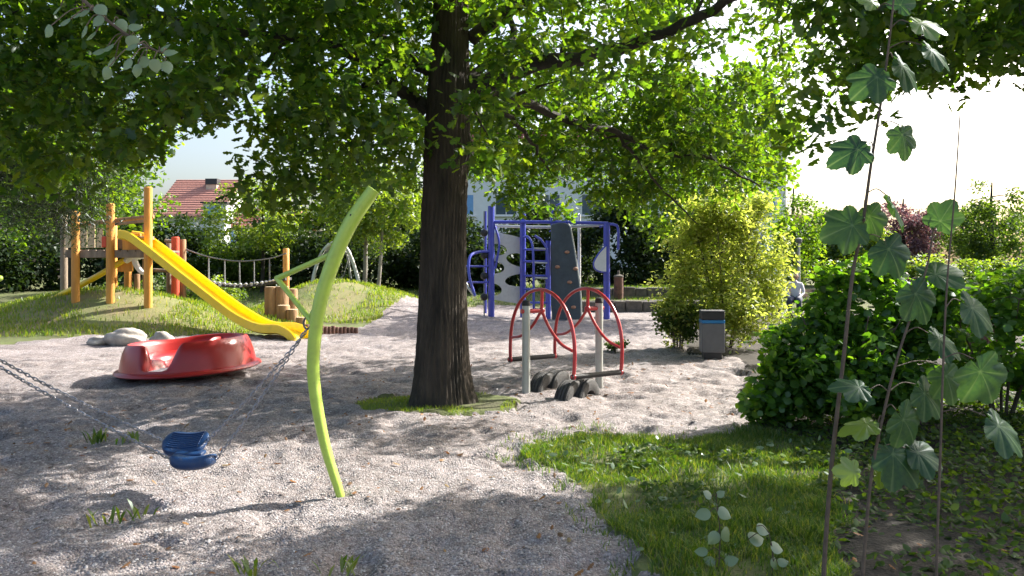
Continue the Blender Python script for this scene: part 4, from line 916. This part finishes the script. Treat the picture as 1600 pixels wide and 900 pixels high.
# half-buried tyres
def tyre(px, py, label, rz):
    p = G(px, py); t = thing('half_tyre', label, 'tyre', 'half-buried tyres under the rocker', (p.x, p.y, 0)); mb = MB(); vs = []; NS = 36
    sec = [(-.085, .20), (-.098, .24), (-.10, .29), (-.092, .325), (-.075, .342), (-.052, .347), (-.048, .334), (-.040, .334), (-.036, .349), (-.006, .350), (-.003, .336), (.003, .336), (.006, .350), (.036, .349), (.040, .334), (.048, .334), (.052, .347), (.075, .342), (.092, .325), (.10, .29), (.098, .24), (.085, .20)]; ns = len(sec)
    for i in range(NS + 1):
        a = pi * (.04 + .92 * i / NS)
        for s, r_ in sec: vs.append(Vector((r_ * cos(a), s, r_ * sin(a) - .145)))
    mb.add(vs, [(i * ns + k, i * ns + (k + 1) % ns, (i + 1) * ns + (k + 1) % ns, (i + 1) * ns + k) for i in range(NS) for k in range(ns)]); mb.build('tyre', M['tyre'], t, ang=30)
    tb = MB()
    for i in range(1, 40):
        a = pi * (.06 + .88 * i / 40)
        for s in (-.064, .064): tb.box((cos(a) * .346, s, sin(a) * .346 - .145), (.010, .020, .014), m=Matrix.Rotation(-a, 3, 'Y'))
    tb.build('tread', M['tyre'], t)['kind'] = 'stuff'
    t.rotation_euler.z = rz; return t
a_ = R(-118)
tyre(850, 606, 'leftmost half-buried tyre beside the left steel post', a_); tyre(870, 602, 'half-buried tyre second from left, farthest back', a_)
tyre(891, 620, 'front half-buried tyre nearest the camera', a_); tyre(913, 616, 'rightmost half-buried tyre below the foot bar', a_)
# small hummock with plants behind the rocker
shrub('weed_clump', 'small dark weed clump on the gravel right of the rocker', G(965, 548).x, G(965, 548).y, (.28, .2), .22, 14, 26, .05, T_OV, M['mid'], 71, .09, 3, catg='weeds')
# ------------------------------------------------------------------ litter bin
bp_ = G(1116.5, 561); bn = thing('litter_bin', 'square grey litter bin with bright blue band beside the golden shrub', 'litter bin', loc=(bp_.x, bp_.y + .18, 0)); c_ = Vector((bp_.x, bp_.y + .18, 0)); rz = R(-6)
MB().box(c_ + Vector((0, 0, .05)), (.30, .30, .12), rz).build('base', M['bindark'], bn, bevel=.01)
MB().box(c_ + Vector((0, 0, .355)), (.385, .36, .50), rz).build('body', M['bin'], bn, bevel=.012)
MB().box(c_ + Vector((0, 0, .635)), (.39, .365, .055), rz).build('blue_band', M['binblue'], bn, bevel=.006)
MB().box(c_ + Vector((0, 0, .735)), (.385, .36, .14), rz).build('hood', M['bindark'], bn, bevel=.015); MB().box(c_ + Vector((0, 0, .815)), (.395, .37, .02), rz).build('lid', M['bin'], bn, bevel=.006); settle(bn)
# ------------------------------------------------------------------ saplings with large leaves
def big_leaf():
    """toothed palmate leaf, 1 unit long, stalk near the origin, veins along the lobes"""
    NA, rings = 120, [0, .12, .25, .4, .55, .7, .85, 1.0]; lob = [(90, .76), (40, .66), (140, .66), (-14, .50), (194, .50)]; vs, vein, fs = [], [], []; c0 = Vector((0, .30, 0))
    def rim(a):
        r_ = .12
        for l, R0 in lob:
            d = abs((a - l + 180) % 360 - 180); r_ = max(r_, R0 * max(0, 1 - (d / 62) ** 1.6))
        d = abs((a + 90 + 180) % 360 - 180); r_ = max(r_, .30) if d > 10 else .22
        return r_ * (1 + .05 * abs(((a / 9.0) % 1) - .5) * 2)
    for k, q in enumerate(rings[1:]):
        for i in range(NA):
            a = 360.0 * i / NA; r_ = rim(a) * q; x, y = r_ * cos(R(a)), r_ * sin(R(a)); dv = min(abs((a - l + 180) % 360 - 180) for l, _ in lob)
            z = -.30 * abs(x) ** 1.5 - .30 * max(y, 0) ** 1.6 + .035 * sin(R(a) * 5 + q * 3) * q ** 2 + .02 * min(dv / 14, 1) * q - .012 * (1 if (int(q * 20 + i * .3) % 3 == 0) else 0) * q
            vs.append((x, y + .30, z)); vein.append(max(0, 1 - dv / 3.2))
    vs.append((0, .30, 0)); vein.append(1); ce = len(vs) - 1
    for i in range(NA):
        j = (i + 1) % NA; fs.append((ce, i, j))
        for k in range(len(rings) - 2): fs.append((k * NA + i, (k + 1) * NA + i, (k + 1) * NA + j, k * NA + j))
    return vs, fs, vein
bl_v, bl_f, bl_n = big_leaf()
bl_me = {}
for mm in ('sapling', 'sapling_y', 'aspen'):
    me = bpy.data.meshes.new('large_leaf'); me.from_pydata(bl_v, [], bl_f); me.shade_smooth(); me.materials.append(M[mm]); bl_me[mm] = me
    me.attributes.new('vein', 'FLOAT', 'POINT').data.foreach_set('value', bl_n)
def place_leaf(parent, at, ang, size, tilt=.5, roll=0, mm='sapling', node=None, face=.5, me=None):
    """ang: direction of the tip in the upright plane facing the viewer (0 = right, 90 = up); face: how far the blade turns to the viewer"""
    d = Vector((cos(R(ang)), random.uniform(-.25, .25), sin(R(ang)))).normalized(); nrm = Vector((random.uniform(-.3, .3), -face, 1 - face + .15)); nrm = (nrm - d * nrm.dot(d)).normalized()
    nrm = Matrix.Rotation(roll, 3, d) @ nrm; x = d.cross(nrm)
    o = bpy.data.objects.new('leaf', me or bl_me[mm]); C.objects.link(o); o.parent = parent
    Mx = Matrix((x, d, nrm)).transposed().to_4x4() @ Matrix.Diagonal((size * random.uniform(.85, 1.1), size, size, 1)); Mx.translation = at; o.matrix_basis = Mx
    if node is not None:
        mid = node.lerp(at, .5) + Vector((0, 0, .02)); MB().tube(cat([node, mid, at], 4), .0022, 5).build('leaf_stalk', M['twig'], parent)
    return o
def sapling(label, Y, pts, r0, lv, name='sapling'):
    path = cat([P(a, b_, Y) for a, b_ in pts], 6); b0 = path[0]
    ground = Vector((b0.x - .02, b0.y, tz(b0.x, b0.y) - .05)); path = cat([ground, b0], 3)[:-1] + path
    t = thing(name, label, 'sapling', 'saplings at the right foreground', (ground.x, ground.y, 0))
    MB().tube(path, list(np.linspace(r0, r0 * .35, len(path))), 8).build('stem', M['twig'], t)
    for (px, py, ang, sz, mm, face) in lv:
        at = P(px, py, Y + random.uniform(-.08, .08)); node = min(path, key=lambda q: (q - at).length + max(0, q.z - at.z) * .5)
        place_leaf(t, at, ang, sz, mm=mm, node=node, face=face)
    return settle(t)
s_, y_ = 'sapling', 'sapling_y'
sapling('tall thin-stemmed sapling with large lobed leaves against the white sky', 3.0,
        [(1284, 1010), (1288, 880), (1300, 720), (1318, 560), (1332, 430), (1348, 350), (1362, 250), (1378, 150), (1390, 60), (1400, -40)], .0105,
        [(1352, 345, 200, .16, s_, .8), (1350, 322, -60, .15, s_, .9), (1385, 305, -50, .15, s_, .3), (1358, 225, 205, .16, s_, .8), (1405, 195, -75, .13, s_, .45), 
         (1395, 90, -35, .17, s_, .6), (1385, 110, 215, .16, s_, .7), (1420, 35, -10, .14, y_, .6), (1400, 20, 60, .12, s_, .6), (1440, 70, -30, .14, s_, .6),
         (1378, 372, -60, .16, s_, .6), (1370, 15, 120, .12, y_, .5)])
sapling('leafy middle sapling with drooping blue-green lobed leaves', 2.9,
        [(1340, 1010), (1350, 870), (1362, 740), (1382, 640), (1402, 560), (1428, 480), (1450, 410), (1462, 330)], .008,
        [(1375, 690, -45, .21, s_, .75), (1400, 640, -50, .17, s_, .7), (1360, 608, 170, .14, s_, .4), (1430, 600, -45, .16, s_, .6), (1372, 660, 190, .14, y_, .3),
         (1345, 740, 170, .10, y_, .9), (1362, 745, 10, .10, y_, .7), (1420, 440, -60, .17, s_, .7), (1445, 435, 20, .15, s_, .5), (1450, 520, -30, .15, s_, .6),
         (1460, 360, 60, .13, s_, .5), (1470, 570, -70, .15, s_, .6), (1415, 700, -20, .15, s_, .5), ])
sapling('slim bare sapling stem at the right edge with leaves beyond it', 2.8,
        [(1462, 1010), (1464, 860), (1470, 690), (1474, 560), (1480, 440), (1492, 300), (1500, 180)], .006,
        [(1500, 470, -30, .17, s_, .7), (1520, 560, -60, .18, s_, .7), (1540, 650, -40, .17, s_, .6), ])
# round light leaves: seedling in the lawn and an aspen sprig hanging in from the top left
ro = [(0, 0), (.2, .03), (.36, .14), (.45, .32), (.45, .5), (.37, .68), (.24, .83), (.10, .94), (0, 1.03)]; ro = ro + [(-a, b_) for a, b_ in ro[-2:0:-1]]
rl = bpy.data.meshes.new('round_leaf'); rl.from_pydata([(a, b_, -.16 * abs(a) - .12 * b_ * b_ + .015 * sin(a * 17 + b_ * 11)) for a, b_ in ro] + [(0, .35, .01), (0, .65, -.02)], [], [(16, i, (i + 1) % 16) for i in (15, 0, 1, 2, 3, 12, 13, 14)] + [(17, i, i + 1) for i in range(4, 12)] + [(16, 4, 17), (16, 17, 12)]); rl.shade_smooth(); rl.materials.append(M['aspen'])
def seedling(label, px, py, Ls, h):
    b0 = G(px, py); t = thing('seedling', label, 'seedling', 'pale seedlings in the lawn', (b0.x, b0.y, 0)); Y = b0.y
    path = cat([b0 + Vector((0, 0, -.02)), b0 + Vector((.01, 0, h * .5)), b0 + Vector((-.01, 0, h))], 5); MB().tube(path, [.004, .002], 5).build('stem', M['twig'], t)
    for (a, b_, an, sz) in Ls:
        at = P(a, b_, Y); node = min(path, key=lambda q: (q - at).length); place_leaf(t, at, an, sz, node=node, face=.55, me=rl)
    settle(t)
seedling('pale round-leaved seedling standing in the shaded lawn', 1122, 895, [(1110, 800, 190, .085), (1122, 796, -30, .085), (1122, 832, 230, .08), (1130, 826, -60, .085), (1106, 862, 180, .07), (1132, 878, 20, .075), (1112, 777, 140, .055), (1120, 775, 30, .05), (1118, 880, 160, .065)], .40)
seedling('small pale seedling right of the round-leaved one', 1205, 905, [(1170, 842, 0, .09), (1204, 852, -20, .075), (1206, 872, -60, .07), (1182, 822, -25, .075), (1215, 880, 10, .06)], .24)
asp = thing('aspen_branch', 'pale round-leaved aspen branch hanging in at the top left', 'branch', loc=tuple(P(60, -60, 3.0)))
apath = cat([P(20, -150, 3.1), P(70, -60, 3.05), P(130, 0, 3.0), P(185, 45, 3.0), P(235, 75, 2.98), P(262, 85, 2.98)], 6); MB().tube(apath, [.010, .003], 6).build('stem', M['twig'], asp)
for (a, b_, an) in [(140, 15, 200), (150, 8, -40), (160, 25, 230), (185, 30, -60), (200, 42, 10), (178, 70, 200), (205, 55, -80), (215, 70, 190), (228, 88, 250), (205, 92, 230), (180, 90, 220), (165, 78, 190), (255, 82, 10), (240, 92, -80), (258, 95, -70), (135, 40, 240), (150, 50, 210), (128, 22, 180), (215, 100, 260), (248, 80, 40), (170, 105, 240), (110, 30, 200), (95, 10, 210), (80, 40, 230)]:
    at = P(a, b_, 2.95 + random.uniform(-.1, .1)); node = min(apath, key=lambda q: (q - at).length); place_leaf(asp, at, an, .052, node=node, face=.6, me=rl)
settle(asp)
# weeds in the gravel
def weed(px, py, h, n_, label, seed):
    b0 = G(px, py); rg = np.random.default_rng(seed); t = thing('weed', label, 'weed', 'weeds in the gravel', (b0.x, b0.y, 0)); mb = MB()
    for i in range(n_):
        a = rg.uniform(0, 2 * pi); L = h * rg.uniform(.6, 1.1); bx_ = b0 + Vector((rg.normal(0, .05), rg.normal(0, .05), -.01)); tip = bx_ + Vector((cos(a) * L * .6, sin(a) * L * .4, L * .8)); mid = bx_.lerp(tip, .5) + Vector((0, 0, L * .15)); s = Vector((-sin(a), cos(a), 0)) * .011
        mb.add([bx_ - s * .5, bx_ + s * .5, mid + s, mid - s, tip], [(0, 1, 2, 3), (3, 2, 4)])
    o = mb.build('blades', M['grass'], t); o['kind'] = 'stuff'; settle(t)
weed(150, 690, .16, 26, 'grassy weed tuft on the shaded gravel left of the swing seat', 1); weed(205, 688, .13, 18, 'smaller weed tuft between the swing chains', 2)
weed(165, 815, .14, 12, 'sparse weed tuft in sunlit gravel at lower left', 3); weed(215, 808, .12, 9, 'thin weed stems right of the sparse lower left tuft', 4)
weed(400, 893, .12, 16, 'leftmost of the two green weed tufts at the bottom edge', 5); weed(540, 893, .12, 16, 'weed tuft at the bottom edge directly below the swing post', 6)

# ------------------------------------------------------------------ people on benches, hut, fence
def bench(px, Y, label):
    p = P(px, 500, Y); t = thing('bench', label, 'bench', 'benches on the right', (p.x, p.y, 0))
    for k in range(4): MB().box((p.x, p.y - .18 + k * .11, .44), (1.6, .095, .04)).build('seat_slat', M['wood_g'], t)
    for k in range(2): MB().box((p.x, p.y + .30 + k * .02, .64 + k * .13), (1.6, .03, .10)).build('back_slat', M['wood_g'], t)
    for sx in (-.65, .65): MB().box((p.x + sx, p.y - .02, .21), (.07, .38, .42)).build('leg', M['stone'], t); MB().box((p.x + sx, p.y + .275, .60), (.06, .03, .42)).build('back_post', M['stone'], t)
    settle(t); return p
def person(px, Y, label, shirt, hairm, facing):
    """seated figure seen from behind or the side"""
    p = P(px, 500, Y); t = thing('person', label, 'person', None, (p.x, p.y, 0)); V_, E_, Rr = [], [], []
    def v(x, y, z, r, par=None):
        V_.append((x, y, z)); Rr.append(r)
        if par is not None: E_.append((par, len(V_) - 1))
        return len(V_) - 1
    pel = v(0, 0, .55, .15); wa = v(0, -.01, .72, .135, pel); ch = v(0, -.02, .92, .155, wa); nk = v(0, .0, 1.06, .065, ch); hd0 = v(0, .02, 1.13, .06, nk)
    for s in (-1, 1):
        hp = v(s * .10, .02, .54, .10, pel); kn = v(s * .13, .44, .52, .07, hp); an = v(s * .13, .46, .10, .045, kn); v(s * .13, .60, .05, .04, an)
        sh = v(s * .17, -.01, 1.0, .07, ch); el = v(s * .24, .05, .74, .045, sh); wr = v(s * .14, .30, .62, .032, el); pm = v(s * .12, .37, .61, .035, wr)
        for k in range(5): v(s * (.12 + (k - 2) * .018), .44 + .01 * (2 - abs(k - 2)), .595, .009, pm)
    me = bpy.data.meshes.new('body'); me.from_pydata(V_, E_, []); me.materials.append(M[shirt]); o = bpy.data.objects.new('body', me); C.objects.link(o); o.parent = t
    sk = o.modifiers.new('skin', 'SKIN'); o.modifiers.new('sub', 'SUBSURF').render_levels = 2
    for i, r_ in enumerate(Rr): me.skin_vertices[0].data[i].radius = (r_, r_); me.skin_vertices[0].data[i].use_root = (i == 0)
    hm = MB(); hm.ball((0, .03, 1.24), (.076, .095, .115), 16, 12); hm.ball((0, .125, 1.225), (.014, .02, .022), 8, 6); hm.ball((.08, .03, 1.23), (.014, .022, .032), 8, 6); hm.ball((-.08, .03, 1.23), (.014, .022, .032), 8, 6)
    for s in (-1, 1): hm.ball((s * .03, .112, 1.25), (.012, .01, .008), 8, 6)
    hm.ball((0, .115, 1.178), (.024, .01, .007), 8, 6); h_ = hm.build('head', M['skin'], t)
    hh = MB(); hh.ball((0, .005, 1.27), (.083, .10, .10), 16, 10); hh.build('hair', M[hairm], t)
    mt = MB()
    for s in (-1, 1): mt.tube(cat([(s * .08, -.05, .55), (s * .10, .10, .545), (s * .13, .45, .525), (s * .135, .47, .32), (s * .13, .47, .09)], 5), [.125, .115, .085, .072, .06], 10)
    mt.build('trousers', M['trouser'], t)
    t.rotation_euler.z = facing; t.location.z = -.02; return t
bench(1243, 23.5, 'wooden bench under the person in the white shirt'); person(1243, 23.5, 'person in a white shirt sitting behind the hazel shrub', 'shirtw', 'hair2', R(155))
bench(1414, 24.0, 'wooden bench at the right under the dark-haired person'); person(1414, 24.0, 'dark-haired person in light grey sitting at the right beyond the shrubs', 'shirtg', 'hair', R(200))
hb = P(1466, 474, 14.2); t = thing('storage_box', 'dark wooden storage box with sunlit white sloping lid at the right edge', 'storage box', loc=(hb.x + .2, hb.y, 0))
for k in range(7): MB().box((hb.x - .22 + k * .2, hb.y - .35, .40), (.185, .03, .80)).build('board', M['palis'], t)
MB().box((hb.x + .38, hb.y + .05, .40), (1.36, .75, .78)).build('body', M['bindark'], t)
MB().box((hb.x + .38, hb.y + .05, .95), (1.6, .98, .04), m=Matrix.Rotation(R(14), 3, 'X')).build('lid', M['white'], t, bevel=.01); settle(t)
t = thing('lamp_post', 'slim grey lamp post beside the person in white', 'lamp post', loc=(9.9, 26.5, 0)); MB().tube([(9.9, 26.5, 0), (9.9, 26.5, 2.3)], [.06, .04], 10).build('pole', M['steel'], t); MB().lathe([(.05, 2.3), (.10, 2.34), (.11, 2.46), (.05, 2.5)], (9.9, 26.5, 0), 12).build('lantern', M['bin'], t); settle(t)

# ------------------------------------------------------------------ houses
def window(t, x, y, z, w_, h_, m_='glass', nx=2):
    f = MB(); f.box((x, y - .03, z), (w_ + .16, .08, h_ + .16)); fo = f.build('window', M['white'], t, smooth=False)
    for k in range(nx): MB().box((x - w_ / 2 + (k + .5) * w_ / nx, y - .065, z), (w_ / nx - .07, .03, h_ - .04)).build('pane', M[m_], fo, smooth=False)
    MB().box((x, y - .12, z - h_ / 2 - .1), (w_ + .3, .16, .05)).build('sill', M['white'], fo, smooth=False)
def gable_house(name, label, x0, x1, y, d, ze, zr, wins, wallm='wallw', chim=None):
    t = thing(name, label, 'house', None, ((x0 + x1) / 2, y + d / 2, 0)); z0 = tz((x0 + x1) / 2, y)
    MB().box(((x0 + x1) / 2, y + d / 2, (z0 - .3 + ze) / 2), (x1 - x0, d, ze - z0 + .3)).build('wall', M[wallm], t, smooth=False)
    rf = MB(); o_ = .5; a = [(x0 - o_, y - o_, ze - .25), (x1 + o_, y - o_, ze - .25), (x1 + o_, y + d / 2, zr), (x0 - o_, y + d / 2, zr), (x1 + o_, y + d + o_, ze - .25), (x0 - o_, y + d + o_, ze - .25)]
    rf.add(a + [(p[0], p[1], p[2] - .14) for p in a], [(0, 1, 2, 3), (3, 2, 4, 5), (7, 6, 9, 8), (8, 9, 11, 10), (0, 6, 7, 1), (4, 10, 11, 5), (1, 7, 8, 2), (2, 8, 10, 4), (3, 9, 6, 0), (5, 11, 9, 3)]); r_ = rf.build('roof', M['roof'], t, smooth=False)
    gb = MB(); gb.add([(x0, y, ze - .3), (x0, y + d, ze - .3), (x0, y + d / 2, zr - .2), (x1, y, ze - .3), (x1, y + d, ze - .3), (x1, y + d / 2, zr - .2)], [(0, 2, 1), (3, 4, 5)]); gb.build('gable', M[wallm], t, smooth=False)
    rows = MB(); nrow = 16
    for k in range(nrow):
        f = (k + .5) / nrow; rows.box(((x0 + x1) / 2, y - o_ + (d / 2 + o_) * f, ze - .25 + (zr - ze + .25) * f + .02), (x1 - x0 + 2 * o_, .05, .05))
    rows.build('tile_courses', M['roof'], r_, smooth=False)['kind'] = 'stuff'
    for wv in wins: window(t, *wv)
    if chim:
        for (cx_, cy_, z0_, z1_) in chim: MB().box((cx_, cy_, (z0_ + z1_) / 2), (.9, .7, z1_ - z0_)).build('chimney', M['conc'], r_, smooth=False); MB().box((cx_, cy_, z1_ + .25), (1.0, .8, .5)).build('chimney_cap', M['bindark'], r_, smooth=False)
    for c in t.children:
        for g_ in c.children: pass
    return settle(t)
Yh = 62.0; hp = lambda px: P(px, 0, Yh).x; hz_ = lambda py: P(0, py, Yh).z
gable_house('gabled_house', 'white house with red tiled roof behind the play tower', hp(248), hp(338), Yh, 9, hz_(332), hz_(283) + .6, [(hp(322), Yh, hz_(372), 1.1, 1.3), (hp(290), Yh, hz_(372), 1.1, 1.3), (hp(264), Yh, hz_(372), 1.1, 1.3)], chim=[(hp(307), Yh + 3.4, hz_(330), hz_(290) + .4)])
Yh = 54.0
gable_house('low_house', 'lower white house with blue-framed dormer right of the red-roofed house', hp(320), hp(430), Yh + 2, 7, hz_(345), hz_(318), [(hp(340), Yh + 2, hz_(372), 1.2, 1.2, 'bluepane'), (hp(372), Yh + 2, hz_(372), 1.2, 1.2)])
t = thing('dormer_annex', 'small white dormer with blue shutters below the red roof', 'dormer', loc=(hp(340), Yh, 0)); MB().box((hp(338), Yh + .4, hz_(332)), (1.6, 1.4, 1.3)).build('wall', M['wallw'], t, smooth=False); window(t, hp(338), Yh - .3, hz_(332), 1.1, .9, 'bluepane'); MB().box((hp(338), Yh + .35, hz_(317)), (1.9, 1.7, .12)).build('roof', M['bindark'], t, smooth=False)
MB().box((hp(338), Yh + .4, hz_(345) / 2 + .3), (1.3, 1.2, hz_(345) + .4)).build('lower_wall', M['wallw'], t, smooth=False); settle(t)
Yh = 50.0; x0, x1 = hp(690), hp(1228); zt = hz_(222)
t = thing('apartment_block', 'large white apartment block with red roof edge behind the oak', 'building', loc=((x0 + x1) / 2, Yh + 5, .8))
MB().box(((x0 + x1) / 2, Yh + 5, zt / 2 + .3), (x1 - x0, 10, zt - .6)).build('wall', M['wallw'], t, smooth=False)
MB().box(((x0 + x1) / 2, Yh + 4.8, zt + .25), (x1 - x0 + 1, 11.2, .6)).build('roof_edge', M['roof2'], t, smooth=False)
for fz_ in (2.6, 5.4, 8.0):
    if fz_ > zt - .8: continue
    for k in range(8): window(t, x0 + 1.4 + k * (x1 - x0 - 2.8) / 7, Yh, fz_, 1.4, 1.3, 'bluepane' if k in (0, 7) else 'glass')
settle(t)
Yh = 85.0
gable_house('distant_house', 'distant house with red roof above the golden shrub at the right', hp(1225), hp(1268), Yh, 7, hz_(352), hz_(333), [(hp(1245), Yh, hz_(365), 1.2, 1.2)])
gable_house('distant_gable_house', 'distant pale house right of the small red roof', hp(1272), hp(1330), Yh + 6, 7, hz_(362), hz_(352), [(hp(1290), Yh + 6, hz_(370), 1.2, 1.2)])
far = [('far pale green tree left of the play tower', -25, 42, 5, 9.5), ('far leafy tree behind the hedge at the left edge', -33, 52, 6, 10), ('tall dark tree line behind the houses on the far left', -42, 80, 9, 12), ('far green tree between the low house and the oak', -14, 62, 4, 7.5), ('far green tree behind the oak trunk', -6.5, 58, 4, 8), ('far tree left of the purple plum', 26, 70, 4.5, 5), ('far tree beyond the right edge', 44, 75, 8, 7)]
for i, (lb, x, y, r_, h_) in enumerate(far): tree('distant_tree', lb, x, y, h_, (x, y, h_ * .6), (r_, r_ * .7, h_ * .42), 70, 80, .34, T_DIA, M['mid'], M['limb'], .25, 80 + i, 1.3)
